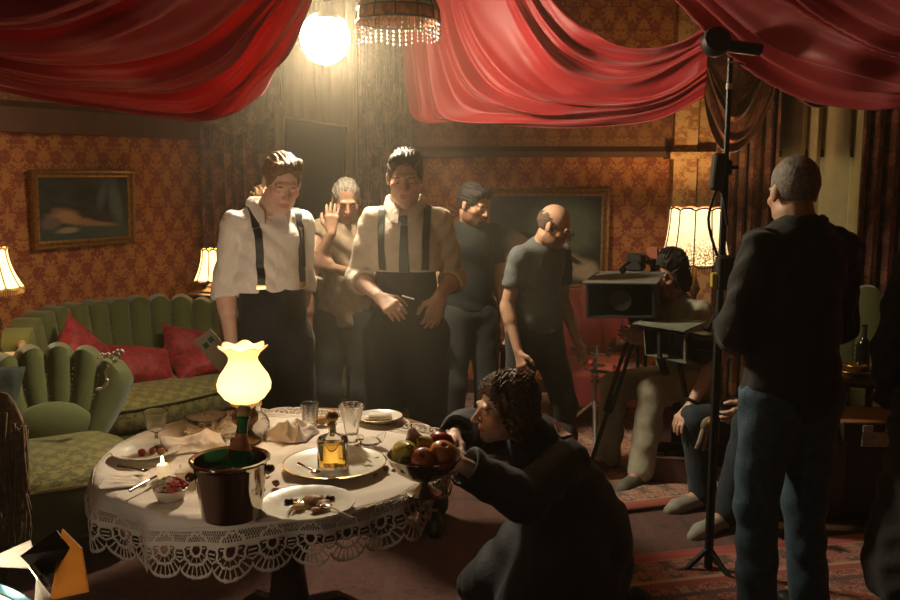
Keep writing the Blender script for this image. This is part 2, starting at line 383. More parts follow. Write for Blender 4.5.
def person(label, loc, yaw, J=None, head=(0, 0, 0), skin='skin', top=None, bottom=None, hair=None, shoes=None, hands=None, belly=0., fat=1., scale=1., sx=1., brow=(.25, .17, .12), beard=None, bare_arm=True, lipc=(.85, .55, .52)):
    j = {k: np.array(v, float) for k, v in {**J0, **(J or {})}.items()}
    T = thing('person', label, 'person', loc, radians(yaw)); T.scale = (scale,) * 3
    R = hrot(*head); H = j['head']; lr = nrm(j['sl'] - j['sr']); up = nrm(j['neck'] - j['waist']); fr = nrm(np.cross(lr, up))
    hd = {'r': {}, 'l': {}}; hd['r'].update((hands or {}).get('r', {})); hd['l'].update((hands or {}).get('l', {}))
    # body ---------------------------------------------------------------
    lo, hi = bbox(j, j.keys(), .24); S = SDF(lo, hi, .0058)
    torso_prims(S, j, fr, 0, belly, w=fat)
    for s in 'rl':
        S.cone(j['s' + s], j['e' + s], .050, .040, .03); S.cone(j['e' + s], j['w' + s], .041, .027, .015)
        m = j['e' + s] * .7 + j['w' + s] * .3; S.cone(j['e' + s] * .9 + j['w' + s] * .1, m, .043, .040, .02)
        S.cone(j['h' + s], j['k' + s], .082, .054, .04); S.cone(j['k' + s], j['a' + s], .052, .036, .02)
        S.cone(j['a' + s], j['t' + s], .036, .028, .02)
        q = hd[s]; fd = nrm(q.get('f', j['w' + s] - j['e' + s])); nn = q.get('n', lr * (1 if s == 'r' else -1))
        add_hand(S, j['w' + s] + fd * .012, fd, nn, (-1 if s == 'r' else 1) * q.get('flip', 1), q.get('curl', .35), q.get('thumb', .5), q.get('sc', 1.))
    S.cone(j['neck'], H + R @ A3(0, .028, -.06), .058, .052, .03)
    head_prims(S, H, R, sx)
    V, Q = S.mesh(); L = (V - H) @ R; col = np.ones((len(V), 3))
    def paint(mask, c, a=1.): col[mask] = col[mask] * (1 - a) + np.array(c) * a
    x, y, z = L.T; ax = np.abs(x); near = np.abs(L).max(1) < .14
    paint(near & (y < -.04) & (z < .0) & (z > -.05) & (ax > .02), (1, .86, .80))
    paint(near & (y < -.09) & (z < .0) & (z > -.045) & (ax < .02), (1, .84, .78))
    if beard:
        paint(near & (z < -.03) & (y < .02) & (ax < .08) & ~((z > -.05) & (ax < .02)), beard, .8)
    paint(near & (y < -.083) & (np.hypot(x / .024, (z + .065) / .012) < 1), lipc)
    paint(near & (y < -.06) & (np.hypot((ax - .033) / .020, (z - .021 + .3 * (ax - .033) ** 2 / .02) / .0048) < 1), brow)
    body = mesh_np('body', V, Q, MATS[skin], T, True, col)
    for s in (-1, 1):
        c = H + R @ A3(s * .031, -.0788, -.001); mb = MB().ball((0, 0, 0), (.0115, .0115, .0095), 12, 10); vv = np.array(mb.v); e = np.ones((len(vv), 3)) * .8
        e[(np.hypot(vv[:, 0], vv[:, 2] + .003) < .0058) & (vv[:, 1] < 0)] = (.10, .07, .05); e[(vv[:, 2] > .0035)] = (.55, .36, .28)
        qs = [f for f in mb.f]; o = mesh_np('eye', vv, qs, MATS['eye'], T, True, e); o.matrix_local = Matrix.Translation(c) @ Matrix(R.tolist()).to_4x4()
    out = dict(T=T, j=j, R=R, H=H, fr=fr, lr=lr, up=up)
    # top -----------------------------------------------------------------
    if top:
        t = top; inf = t.get('inf', .016); lo, hi = bbox(j, ('neck', 'chest', 'waist', 'pel', 'sr', 'sl', 'er', 'el', 'wr', 'wl', 'head') + tuple(t.get('bb', ())), .22); S = SDF(lo, hi, .0072)
        torso_prims(S, j, fr, inf, belly, .05, fat)
        lo_ = t.get('loose', .018); hem = j['pel'] + up * t.get('hem', .10)
        if t.get('blouse'): S.cone(hem + up * .07 - lr * .05, hem + up * .07 + lr * .05, .125 * fat + inf, .125 * fat + inf, .06, fr, .85)
        for c in t.get('extra', ()): S.cone(c[0], c[1], c[2], c[3], c[4] if len(c) > 4 else .06)
        S.wrinkle(t.get('wr', .0045), t.get('wf', 1.), t.get('seed', 1.))
        if t.get('hemclip', True): S.plane(hem, t.get('hemn', -up))
        for s in 'rl':
            sl = t.get('sleeve_' + s, t.get('sleeve', 1.5)); a, b, c = j['s' + s], j['e' + s], j['w' + s]; B = SDF(lo, hi, .0072)
            if sl <= 1:
                e = a + (b - a) * sl; dv = nrm(b - a); B.cone(a, e + dv * .05, .048 + lo_, .044 + lo_, .02)
            else:
                B.cone(a, b, .047 + lo_, .042 + lo_, .02); e = b + (c - b) * (sl - 1); dv = nrm(c - b); B.cone(b, e + dv * .05, .043 + lo_, .036 + lo_ * .9, .02)
            B.wrinkle(t.get('wr', .0045) * 1.2, 1.15, t.get('seed', 1.) + 3)
            if t.get('cuff'): B.cone(e - dv * .045, e + dv * .03, .049 + lo_ * 1.2, .050 + lo_ * 1.15, .006)
            B.plane(e, dv); B.cone(e - dv * .02, e + dv * .1, .040 + lo_ * .4, .040 + lo_ * .4, .006, cut=True)
            S.put(np.s_[:, :, :], B.D, .010)
        S.cone(j['neck'] - up * .02, j['neck'] + up * t.get('collar_h', .0), .062 + inf, .060 + inf * .6, .02)
        nk = H * .25 + j['neck'] * .75
        S.cone(j['neck'] + fr * .035 + up * .02, nk + up * .12 + fr * .03, .052, .058, .008, cut=True)
        V, Q = S.mesh(); out['topmesh'] = (V, Q)
        out['top'] = mesh_np(t.get('name', 'shirt'), V, Q, MATS[t['mat']], T)
        if t.get('collar'):
            cm = MATS[t['mat']]
            for s in (-1, 1):
                base = j['neck'] + up * .005; mb = MB(); pts = []
                for i in range(9):
                    a = -2.3 + i * (2.3 + 1.25 - t.get('open', .15)) / 8 * 1.; ang = a
                    d = fr * (-cos(ang + 3.14)) * 1. if False else None
                    th = pi - (pi - t.get('open', .35)) * i / 8
                    rad = lr * s * sin(th) * .076 + fr * (cos(th) * .078 + .012); p = base + rad + up * (.065 - .060 * max(0, cos(th)) - .012 * (i == 8))
                    q = base + rad * 1.32 + up * (.022 - .055 * max(0, cos(th)) - (.035 if i > 6 else 0)) + fr * (.02 if i > 6 else .0)
                    pts.append((p, q))
                v = []; f = []
                for p, q in pts:
                    mpt = (p + q) / 2 + up * .008 + nrm((p + q) / 2 - base) * .004; v += [p, mpt, q, q - up * .004 - nrm(q - base) * .005, p - up * .002 - nrm(p - base) * .006]
                for i in range(8):
                    for k in range(5): f.append((i * 5 + k, i * 5 + (k + 1) % 5, i * 5 + 5 + (k + 1) % 5, i * 5 + 5 + k))
                f += [(4, 3, 2, 1, 0), tuple(40 + k for k in range(5))]
                mb.add(v, f).build('collar', cm, T)
    # bottom ----------------------------------------------------------------
    if bottom:
        t = bottom; inf = t.get('inf', .012); lo, hi = bbox(j, ('pel', 'waist', 'hr', 'hl', 'kr', 'kl', 'ar', 'al'), .25); S = SDF(lo, hi, .0078)
        S.cone(j['waist'] + up * t.get('rise', .0), j['waist'], (.132 + inf) * fat, (.128 + inf) * fat, .02, fr, .74); S.cone(j['waist'], j['pel'], (.128 + inf) * fat, (.145 + inf) * fat, .03, fr, .76)
        if belly: S.ell((j['waist'] * .6 + j['pel'] * .4) + fr * .05, (.13 + inf, .07 + belly + inf, .13 + inf), np.c_[lr, -fr, np.cross(lr, -fr)], .06)
        lo_ = t.get('loose', .02); wp = j['pel'] + up * t.get('waist', .12); S.plane(wp, up)
        for s in 'rl':
            e = j['a' + s] + (j['k' + s] - j['a' + s]) * t.get('cut', .02)
            S.cone(j['h' + s], j['k' + s], .088 + lo_, .058 + lo_, .045); S.cone(j['k' + s], e, .056 + lo_, .050 + lo_, .03)
        S.wrinkle(t.get('wr', .004), t.get('wf', .8), t.get('seed', 2.)); V, Q = S.mesh(); out['botmesh'] = (V, Q); out['bottom'] = mesh_np(t.get('name', 'trousers'), V, Q, MATS[t['mat']], T)
    if shoes:
        for s in 'rl':
            a, b = j['a' + s], j['t' + s]; lo, hi = np.minimum(a, b) - .13, np.maximum(a, b) + .13; S = SDF(lo, hi, .006); f = nrm(b - a); 
            S.cone(a + f * -.02 + A3(0, 0, -.01), a + A3(0, 0, .03), .052, .048, .02); S.cone(a - f * .03 + A3(0, 0, -.025), b, .042, .040, .03); S.cone(b, b + f * .045, .040, .030, .02)
            mz = min(a[2] - .085, b[2] - .035)
            if not t_sole(shoes): S.plane((0, 0, mz + .004), (0, 0, -1))
            V, Q = S.mesh(); mesh_np('shoe', V, Q, MATS[shoes if isinstance(shoes, str) else shoes[0]], T)
    # hair --------------------------------------------------------------------
    if hair:
        t = hair; S = SDF(H - .24 - A3(0, 0, t.get('down', 0)), H + .22, .0052); g = lambda *p: H + R @ np.array(p); st = t['style']; th = t.get('th', .016)
        if st in ('short', 'sweep'):
            S.ell(g(0, .022, .036), (.076 * sx + th * .45, .094 + th * .7, .090 + th * .6), R, .01)
            S.cone(g(-.042, -.058, .092), g(.042, -.056, .094), .018 + th * .4, .018 + th * .4, .03)
            if st == 'sweep':
                S.cone(g(-.04, -.068, .092), g(.045, -.035, .112), .020, .022, .03); S.cone(g(.015, -.072, .096), g(.064, .0, .09), .018, .014, .02)
            S.ell(g(0, -.085, -.040), (.066 * sx, .075, .122), R, .016, cut=True); S.ell(g(0, -.02, -.115), (.12, .085, .09), R, .01, cut=True)
            for s in (-1, 1): S.ell(g(s * .085 * sx, .010, -.012), (.02, .026, .036), R, .008, cut=True)
            S.cone(g(0, .1, -.13), g(0, .0, -.16), .05, .05, .01, cut=True)
        elif st == 'crop':
            S.ell(g(0, .020, .034), (.0755 * sx + th * .35, .095 + th * .5, .091 + th * .45), R, .01)
            S.ell(g(0, -.095, -.030), (.075, .085, .13), R, .012, cut=True); S.ell(g(0, -.02, -.115), (.12, .09, .09), R, .01, cut=True)
            for s in (-1, 1): S.ell(g(s * .085 * sx, .010, -.010), (.02, .026, .036), R, .008, cut=True)
        elif st == 'rim':
            S.ell(g(0, .022, .020), (.076 * sx + .002, .095 + .003, .080), R, .01)
            S.ell(g(0, -.05, .09), (.10, .125, .085), R, .012, cut=True); S.ell(g(0, -.095, -.03), (.09, .10, .13), R, .01, cut=True); S.ell(g(0, -.01, -.105), (.12, .09, .085), R, .01, cut=True)
            for s in (-1, 1): S.ell(g(s * .085 * sx, .010, -.008), (.02, .026, .036), R, .008, cut=True)
        elif st == 'long':
            S.ell(g(0, .022, .040), (.078 * sx + th, .094 + th, .090 + th), R, .01)
            for s in (-1, 1):
                S.cone(g(s * .055, .03, .06), g(s * .07, .035, -.05), .045, .040, .03); S.cone(g(s * .07, .035, -.05), g(s * .062, .05, -.05 - t.get('len', .07)), .040, .026, .03)
                S.cone(g(s * .05, -.045, .090), g(s * .074, -.025, .02), .020, .013, .02)
                if t.get('face'): S.cone(g(s * .078, -.045, .01), g(s * .075, -.03, -.06), .018, .014, .02)
            S.cone(g(0, .08, .05), g(0, .085, -.06), .055, .055, .04); S.cone(g(0, .085, -.06), g(0, .08, -.07 - t.get('len', .07)), .055, .04, .03)
            S.ell(g(0, -.095, -.035), (.095 * sx, .085, .112), R, .014, cut=True); S.cone(g(0, -.02, -.07), g(0, -.03, -.2), .052, .052, .015, cut=True)
        m = np.abs(S.D) < .03; i = np.argwhere(m); p = ((S.o + i * S.h) - H) @ R; x, y, z = p.T
        wv = t.get('wave', .5); aa = np.arctan2(x, z + .02)
        S.D[m] += (t.get('amp', .0035) * (np.sin(30 * aa + 18 * y * wv + 5 * np.sin(40 * y * wv + 6 * aa)) + .7 * np.sin(58 * aa + 45 * y + 8 * np.sin(30 * z * wv * 2)))).astype(np.float32)
        V, Q = S.mesh(); out['hair'] = mesh_np('hair', V, Q, MATS[t['mat']], T)
    return out
def t_sole(s): return not isinstance(s, str) and len(s) > 1
for nm, c in (('skin', (.62, .38, .27)), ('skin_pale', (.68, .43, .33)), ('skin_dark', (.22, .11, .07)), ('skin_tan', (.55, .31, .20)), ('skin_shade', (.36, .20, .13))):  # skin_shade: skin darkened in place of shade on one person
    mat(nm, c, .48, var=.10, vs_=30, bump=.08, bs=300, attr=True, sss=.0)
mat('eye', (.85, .83, .80), .15, attr=True)
def hairmat(n, c, r=.42): mat(n, c, r, var=.35, vs_=60, bump=.5, bs=180)
hairmat('hair_brown', (.21, .115, .055)); hairmat('hair_dark', (.045, .026, .016)); hairmat('hair_black', (.02, .014, .011), .6); hairmat('hair_grey', (.20, .17, .14), .6); hairmat('hair_stub', (.13, .08, .055), .8); hairmat('hair_auburn', (.09, .042, .02))
def cloth(n, c, r=.85, bump=.25, bs=60, var=.12): return mat(n, c, r, var=var, vs_=25, bump=bump, bs=bs, sheen=.1)
cloth('white_cotton', (.82, .76, .70), .85, .55, 34, .04); cloth('cream_cotton', (.70, .61, .50), .85, .55, 34, .04); cloth('wool_black', (.022, .022, .020)); cloth('wool_charcoal', (.035, .037, .034)); cloth('tee_black', (.022, .024, .022)); cloth('tee_grey', (.115, .125, .125))
cloth('tee_khaki', (.34, .31, .24)); cloth('chino', (.42, .40, .31)); cloth('blouse', (.30, .22, .15)); cloth('denim', (.05, .10, .15), .8, .4, 200, .35); cloth('denim_dark', (.022, .035, .05), .8, .4, 200, .3); cloth('shirt_black', (.016, .014, .014)); cloth('jacket_black', (.028, .031, .037), .7); cloth('cap_cloth', (.05, .055, .06)); cloth('tie_blue', (.07, .10, .12), .5); cloth('suspender_black', (.012, .012, .010), .5); cloth('suspender_grey', (.06, .065, .055), .5)  # blouse: cream cloth darkened, shade put into its colour
mat('shoe_black', (.02, .018, .016), .35); mat('shoe_sneaker', (.30, .29, .25), .7, var=.2); mat('shoe_grey', (.14, .13, .11), .8, var=.2); mat('brass', (.75, .52, .22), .3, 1); mat('steel', (.6, .6, .6), .25, 1); mat('black_plastic', (.012, .012, .012), .4)
# ------------------------------------------------------------------ room
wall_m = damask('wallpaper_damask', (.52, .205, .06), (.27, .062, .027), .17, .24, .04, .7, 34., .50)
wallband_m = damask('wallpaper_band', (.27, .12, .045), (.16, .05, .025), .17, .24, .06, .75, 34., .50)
curtain_m = damask('curtain_damask', (.24, .085, .042), (.085, .020, .013), .20, .28, .05, .6, 20., .52, .3)
band_plain = mat('beam_paint', (.11, .046, .022), .7, var=.2, vs_=6)
A = Vector((-1.84, 6.6, 0)); WD = Vector((-.545, -.839, 0)).normalized(); WN = Vector((WD.y * -1, WD.x, 0)) * -1   # wall_left runs from A along WD
WN = Vector((.839, -.545, 0))
Bp = A + WD * 4.2; HC = 3.05
def wall(name, p, q, z0=0, z1=HC, m=wall_m, inward=None):
    p = Vector((p[0], p[1], 0)); q = Vector((q[0], q[1], 0)); L = (q - p).length; n = Vector((q.y - p.y, p.x - q.x, 0)).normalized() * .1
    if inward and n.dot(Vector(inward)) > 0: n = -n
    v = [(p.x, p.y, z0), (q.x, q.y, z0), (q.x, q.y, z1), (p.x, p.y, z1)]; v += [(a + n.x, b + n.y, c) for a, b, c in v]
    f = [(0, 1, 2, 3), (7, 6, 5, 4), (0, 4, 5, 1), (1, 5, 6, 2), (2, 6, 7, 3), (3, 7, 4, 0)]
    me = bpy.data.meshes.new(name); me.from_pydata(v, [], f); me.materials.append(m)
    uv = me.uv_layers.new(name='UVMap'); U = {0: (0, z0), 1: (L, z0), 2: (L, z1), 3: (0, z1)}
    for lp in me.loops: uv.data[lp.index].uv = U[lp.vertex_index % 4]
    return link(bpy.data.objects.new(name, me), None, 'structure')
plain_m = mat('dark_plaster', (.10, .055, .035), .9, var=.2)
wall('wall_back', (-1.9, 6.6), (3.8, 6.6), inward=(0, -1, 0)); wall('wall_left', A, Bp, inward=WN)
wall('wall_left_front', (Bp.x, Bp.y), (Bp.x, -1.6), inward=(1, 0, 0), m=plain_m); wall('wall_right', (3.8, 6.6), (3.8, -1.6), inward=(-1, 0, 0)); wall('wall_front', (Bp.x, -1.6), (3.8, -1.6), inward=(0, 1, 0), m=plain_m)
MB().box((0, 2.6, HC + .05), (9, 9, .1)).build('ceiling', mat('ceiling_paint', (.16, .13, .05), .9, var=.15, vs_=3), kind='structure', smooth=False)
fl = mat('floor_boards', (.07, .035, .02), .5, var=.3, vs_=4); fo = MB().box((0, 2.6, -.055), (9, 9, .1)).build('floor', fl, kind='structure', smooth=False)
# projecting beam band over the walls with wallpaper face and a dark moulding below
def beam(name, p, q, nrm_, z0, z1, out, m):
    p = Vector(p); q = Vector(q); n = Vector(nrm_); L = (q - p).length
    prof = [(0, z0), (out, z0), (out, z1), (0, z1 + out)]
    v = []; 
    for s_ in (p, q): v += [s_ + n * o + Vector((0, 0, z)) for o, z in prof]
    f = [(0, 1, 5, 4), (1, 2, 6, 5), (2, 3, 7, 6), (3, 2, 1, 0), (4, 5, 6, 7)]
    me = bpy.data.meshes.new(name); me.from_pydata([tuple(a) for a in v], [], f); me.materials.append(m); uv = me.uv_layers.new(name='UVMap')
    for lp in me.loops:
        k = lp.vertex_index; uv.data[lp.index].uv = (0 if k < 4 else L, prof[k % 4][1] + prof[k % 4][0])
    o = link(bpy.data.objects.new(name, me), None, 'structure'); return o
e = WN * .0
trim = beam('trim_1', (A.x, A.y, 0), (Bp.x, Bp.y, 0), WN, 1.955, 2.10, .10, band_plain)
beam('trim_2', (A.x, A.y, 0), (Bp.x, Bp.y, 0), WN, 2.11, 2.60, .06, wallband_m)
beam('trim_3', (-.35, 6.6, 0), (3.8, 6.6, 0), (0, -1, 0), 1.83, 1.87, .09, band_plain)
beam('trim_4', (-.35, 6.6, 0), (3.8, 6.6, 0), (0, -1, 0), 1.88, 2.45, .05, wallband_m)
MB().box((A.x + WD.x * 2.1 + WN.x * .012, A.y + WD.y * 2.1 + WN.y * .012, .07), (4.2, .024, .14), Matrix.Rotation(atan2(WD.y, WD.x), 3, 'Z')).build('baseboard_left', mat('dark_wood', (.06, .026, .014), .35, var=.3, vs_=20, bump=.1), kind='structure', smooth=False)
MB().box((.95, 6.585, .07), (5.6, .03, .14)).build('baseboard_back', MATS['dark_wood'], kind='structure', smooth=False)
# pilaster right of the big painting
pl = MB(); 
for px in (686,): pass
def uvbox(name, c, d, m, kind=None, parent=None):
    o = MB().box(c, d).build(name, m, parent, False, kind); uv = o.data.uv_layers.new(name='UVMap')
    for lp in o.data.loops:
        v = o.data.vertices[lp.vertex_index].co; uv.data[lp.index].uv = (v.x + v.y, v.z)
    return o
pil_m = damask('wallpaper_pale', (.66, .42, .20), (.40, .17, .07), .22, .30, .05, .7, 16., .47)
pil = uvbox('trim_5', (1.72, 6.54, 1.5), (.17, .14, 3.0), pil_m, 'structure'); uvbox('trim_6', (1.90, 6.555, 1.5), (.15, .10, 3.0), pil_m, 'structure')
uvbox('trim_7', (1.80, 6.50, 1.84), (.42, .22, .05), pil_m, 'structure')
# rugs
def rugmat(name, base, c2, c3, W_, L_, bw):
    m = mat(name, base, .9, sheen=.3); g = NT(m); x, y, _ = g.sep('UV')
    ex = g.math('MINIMUM', x, g.math('SUBTRACT', W_, x)); ey = g.math('MINIMUM', y, g.math('SUBTRACT', L_, y)); e = g.math('MINIMUM', ex, ey)
    xm = g.math('PINGPONG', x, .15); ym = g.math('PINGPONG', y, .17); v = g.comb(xm, ym, 0)
    n1 = g.noise(v, 19, 2, .5, .8); xs = g.math('PINGPONG', x, .07); ys = g.math('PINGPONG', y, .07); n2 = g.noise(g.comb(xs, ys, .3), 38, 2, .5, .6)
    field = g.ramp(n1, [(0, base), (.42, base), (.45, c3), (.50, c2), (.56, base), (.62, tuple(c * .35 for c in base)), (1, c2)], 'LINEAR')
    bord = g.ramp(n2, [(0, tuple(c * .4 for c in base)), (.44, c3), (.52, c2), (.60, base), (1, base)], 'LINEAR')
    inb = g.math('LESS_THAN', e, bw); c = g.mix(inb, field, bord)
    for a, b_, cc in ((bw, .018, base), (bw - .03, .012, c2), (.06, .03, c2), (.035, .05, tuple(q * 1.1 for q in base)), (bw + .10, .015, c3)):
        lin = g.math('LESS_THAN', g.math('ABSOLUTE', g.math('SUBTRACT', e, a)), b_); c = g.mix(lin, c, cc)
    wn_ = g.noise(g.comb(x, y, 0), 4, 4); g.col(g.mix(g.math('MULTIPLY', wn_, .22), c, (.12, .07, .05))); g.bump(g.noise(g.comb(x, y, 0), 350, 2), .5, .004)
    return m
def rug(name, c, w, l, rz, z, m, label):
    n = 40; X, Y = np.meshgrid(np.linspace(0, w, n), np.linspace(0, l, n), indexing='ij')
    Z = .004 * np.sin(3 * X + 2) * np.sin(2.2 * Y); G = np.stack([X - w / 2, Y - l / 2, Z], -1)
    o = sheet(name, G, m, None, np.stack([X, Y], -1), thick=.012); o.location = (c[0], c[1], z); o.rotation_euler.z = rz
    return tag(o, label, 'rug')
rug('rug', (-.55, 2.3), 4.2, 5.0, 0, .008, rugmat('rug_dark', (.11, .022, .014), (.13, .055, .03), (.04, .02, .02), 4.2, 5.0, .3), 'dark red worn carpet on the floor under the round dining table')
th = radians(17); cA = Vector((.62, 4.12)); rw, rl = 2.4, 3.4
rc = cA + Vector((cos(th), sin(th))) * rw / 2 + Vector((-sin(th), cos(th))) * rl / 2
rug('rug', rc, rw, rl, th, .034, rugmat('rug_persian', (.38, .09, .06), (.70, .50, .34), (.15, .09, .08), rw, rl, .42), 'patterned red and cream rug under the camera tripod and equipment case')
rug('rug', (1.9, 2.75), 2.8, 2.3, radians(12), .021, rugmat('rug_crimson', (.36, .045, .03), (.55, .32, .20), (.10, .04, .04), 2.8, 2.3, .30), 'crimson patterned rug under the feet of the man in jeans, nearest the camera')
# ------------------------------------------------------------------ red ceiling drapes
red_m = mat('red_satin', (.35, .014, .018), .48, sheen=.25, var=.12, vs_=3, bump=.05, bs=20)
g_ = NT(red_m); tr = g_.n.new('ShaderNodeBsdfTranslucent'); tr.inputs[0].default_value = (.65, .02, .02, 1); ms = g_.n.new('ShaderNodeMixShader'); ms.inputs[0].default_value = .25
g_.l.new(g_.b.outputs[0], ms.inputs[1]); g_.l.new(tr.outputs[0], ms.inputs[2]); g_.l.new(ms.outputs[0], g_.n['Material Output'].inputs[0])
def drape(label, rows, nf, amp, seed, nu=150, nv=220, sharp=1.6, m=None, gather=(0, 0)):
    R_ = np.array([cr([P(*p) for p in r], nu) for r in rows])           # (k,nu,3)
    G = np.stack([cr(R_[:, i], nv) for i in range(nu)], 0)              # (nu,nv,3)
    r = np.random.default_rng(seed); u = np.linspace(0, 1, nu)[:, None]; v = np.linspace(0, 1, nv)[None, :]
    ph = v * nf + .25 * np.sin(2 * pi * (v * 2.3 + r.random())) + .18 * np.sin(2 * pi * (u * 1.1 + v * 1.7 + r.random()))
    w = 1 - 2 * (np.sin(pi * ph) ** 2 + .03) ** (.5 / sharp) + .4 * np.sin(2 * pi * (ph * .47 + .3)) + .22 * np.sin(2 * pi * (ph * 1.9 + u * .8)) * (.5 + .5 * np.sin(5 * v + 2 * u)) + .05 * np.sin(2 * pi * ph * 4.3 + 3 * u)
    env = np.clip(np.minimum((u + gather[0]) / .25, (1 + gather[1] - u) / .25), .25, 1)
    G = G + normals(G) * (amp * w * env)[..., None]
    o = sheet('ceiling_drape', G, m or red_m, None, thick=.003); return tag(o, label, 'drape', 'red swags hung below the ceiling')
drape('red satin swag at upper left, above the sofa and the green armchair',
      [[(318, -20, 3.7), (288, 45, 3.7), (262, 92, 3.75), (236, 111, 3.8), (180, 106, 3.75), (90, 90, 3.5), (0, 80, 3.25), (-110, 62, 3.0)],
       [(312, -26, 3.6), (278, 30, 3.62), (240, 74, 3.75), (200, 94, 3.7), (140, 92, 3.55), (60, 82, 3.35), (-20, 70, 3.1), (-130, 45, 2.85)],
       [(300, -34, 3.6), (255, 10, 3.55), (205, 50, 3.5), (150, 70, 3.4), (90, 72, 3.3), (20, 62, 3.1), (-50, 45, 2.9), (-150, 20, 2.7)],
       [(270, -45, 3.3), (220, -12, 3.25), (165, 25, 3.2), (105, 45, 3.1), (45, 47, 3.0), (-15, 36, 2.9), (-80, 20, 2.75), (-170, -10, 2.6)],
       [(215, -60, 2.95), (170, -32, 2.9), (115, -2, 2.9), (60, 16, 2.8), (0, 18, 2.75), (-50, 10, 2.65), (-110, -8, 2.55), (-190, -40, 2.45)],
       [(140, -90, 2.7), (100, -65, 2.65), (50, -38, 2.6), (0, -22, 2.55), (-50, -20, 2.5), (-100, -28, 2.45), (-150, -45, 2.4), (-210, -80, 2.3)]], 8, .050, 3)
drape('red satin swag in the middle, behind the hanging stained-glass lamp',
      [[(402, -20, 5.42), (404, 40, 5.43), (411, 100, 5.42), (422, 122, 5.40), (490, 124, 5.26), (580, 127, 5.03), (655, 120, 4.86), (704, 97, 4.75)],
       [(425, -22, 5.34), (435, 40, 5.32), (455, 92, 5.28), (490, 113, 5.22), (550, 119, 5.11), (615, 117, 4.95), (665, 106, 4.84), (706, 82, 4.75)],
       [(465, -25, 5.23), (480, 28, 5.19), (508, 75, 5.13), (548, 98, 5.06), (595, 103, 5.00), (640, 99, 4.90), (678, 86, 4.81), (707, 66, 4.75)],
       [(505, -28, 5.12), (525, 12, 5.08), (555, 48, 5.00), (590, 68, 5.01), (628, 75, 4.92), (660, 70, 4.86), (686, 58, 4.80), (707, 46, 4.75)],
       [(540, -30, 5.06), (560, 2, 5.08), (585, 28, 5.03), (614, 44, 4.95), (642, 49, 4.89), (668, 46, 4.83), (688, 38, 4.79), (704, 27, 4.75)]], 6, .042, 11)
drape('dark red satin swag at upper right, over the man seen from behind',
      [[(625, -45, 4.0), (680, 3, 3.9), (738, 55, 3.75), (795, 88, 3.6), (850, 102, 3.45), (905, 105, 3.3), (980, 100, 3.1)],
       [(665, -48, 3.7), (725, 0, 3.6), (785, 42, 3.45), (835, 66, 3.3), (885, 78, 3.2), (935, 82, 3.05), (1000, 78, 2.9)],
       [(720, -50, 3.4), (775, -8, 3.3), (825, 24, 3.2), (870, 44, 3.05), (915, 54, 2.95), (960, 56, 2.8), (1020, 50, 2.7)],
       [(780, -55, 3.1), (825, -22, 3.0), (870, 4, 2.9), (910, 20, 2.8), (950, 28, 2.7), (990, 30, 2.6), (1040, 20, 2.5)],
       [(830, -70, 2.8), (870, -45, 2.7), (910, -25, 2.6), (950, -12, 2.5), (990, -6, 2.4), (1020, -5, 2.35), (1060, -15, 2.3)]], 7, .042, 21)
# ------------------------------------------------------------------ curtains
def curtain(name, label, a, b, z0, z1, pleats, amp, m, cat='curtain', seed=0, fn=None, nu=140, nv=30, group=None, flare=0.):
    a = np.array(a, float); b = np.array(b, float); L = np.linalg.norm(b - a); d = (b - a) / L; n = np.array((d[1], -d[0]))
    u = np.linspace(0, 1, nu)[:, None]; v = np.linspace(0, 1, nv)[None, :]; r = np.random.default_rng(seed)
    ph = u * pleats + .15 * np.sin(2 * pi * (u * 2.1 + seed)) + .06 * np.sin(2 * pi * (v * .7 + u * 3 + seed))
    w = amp * (np.sin(2 * pi * ph) + .4 * np.sin(4 * pi * ph + 1) * (1 - .4 * v)) * (1 - flare * v)
    x = a[0] + d[0] * u * L + n[0] * w; y = a[1] + d[1] * u * L + n[1] * w; z = np.broadcast_to(z0 + (z1 - z0) * v, x.shape) if fn is None else fn(u, v)
    if fn is not None: z = z + 0 * x
    G = np.stack([x + 0 * z, y + 0 * z, z], -1); U = np.stack([np.broadcast_to(u * L * 1.6, z.shape), z], -1)
    o = sheet(name, G, m, None, U, thick=.004); return tag(o, label, cat, group)
sheer = mat('sheer_voile', (.78, .70, .52), .8, var=.1)
g2 = NT(sheer); t2 = g2.n.new('ShaderNodeBsdfTranslucent'); t2.inputs[0].default_value = (.8, .7, .5, 1); m2 = g2.n.new('ShaderNodeMixShader'); m2.inputs[0].default_value = .4; g2.l.new(g2.b.outputs[0], m2.inputs[1]); g2.l.new(t2.outputs[0], m2.inputs[2]); g2.l.new(m2.outputs[0], g2.n['Material Output'].inputs[0])
# alcove between the two walls
curtain('curtain', 'brown damask curtain to the right of the sofa, behind the small lamp', (-1.80, 6.42), (-1.30, 6.38), .02, 3.05, 6, .035, curtain_m, seed=1)
curtain('curtain', 'pale sheer curtain strip beside the tilted black panel', (-1.28, 6.52), (-.62, 6.52), .02, 3.05, 9, .025, sheer, 'sheer curtain', seed=2)
curtain('curtain', 'brown damask curtain behind the man in the tie', (-.66, 6.40), (-.27, 6.35), .02, 3.05, 5, .035, curtain_m, seed=3)
def valance(label, a, b, zt, zb, m, k, seed):
    curtain('valance', label, a, b, 0, 1, k * 2, .03, m, 'valance', seed, lambda u, v: zt + (zb(u) - zt) * (1 - v), nu=120, nv=16)
valance('scalloped brown damask valance above the man with the open collar', (-1.85, 6.30), (-1.18, 6.28), 3.05, lambda u: 1.98 + .32 * np.abs(u * 1.6 - .8) ** 1.5 + .0 * u, curtain_m, 3, 4)
valance('brown damask tail of fabric hanging below the stained-glass lamp', (-.62, 6.22), (-.30, 6.2), 3.05, lambda u: 1.75 + .9 * np.abs(u - .45) + .06 * np.sin(18 * u), curtain_m, 3, 5)
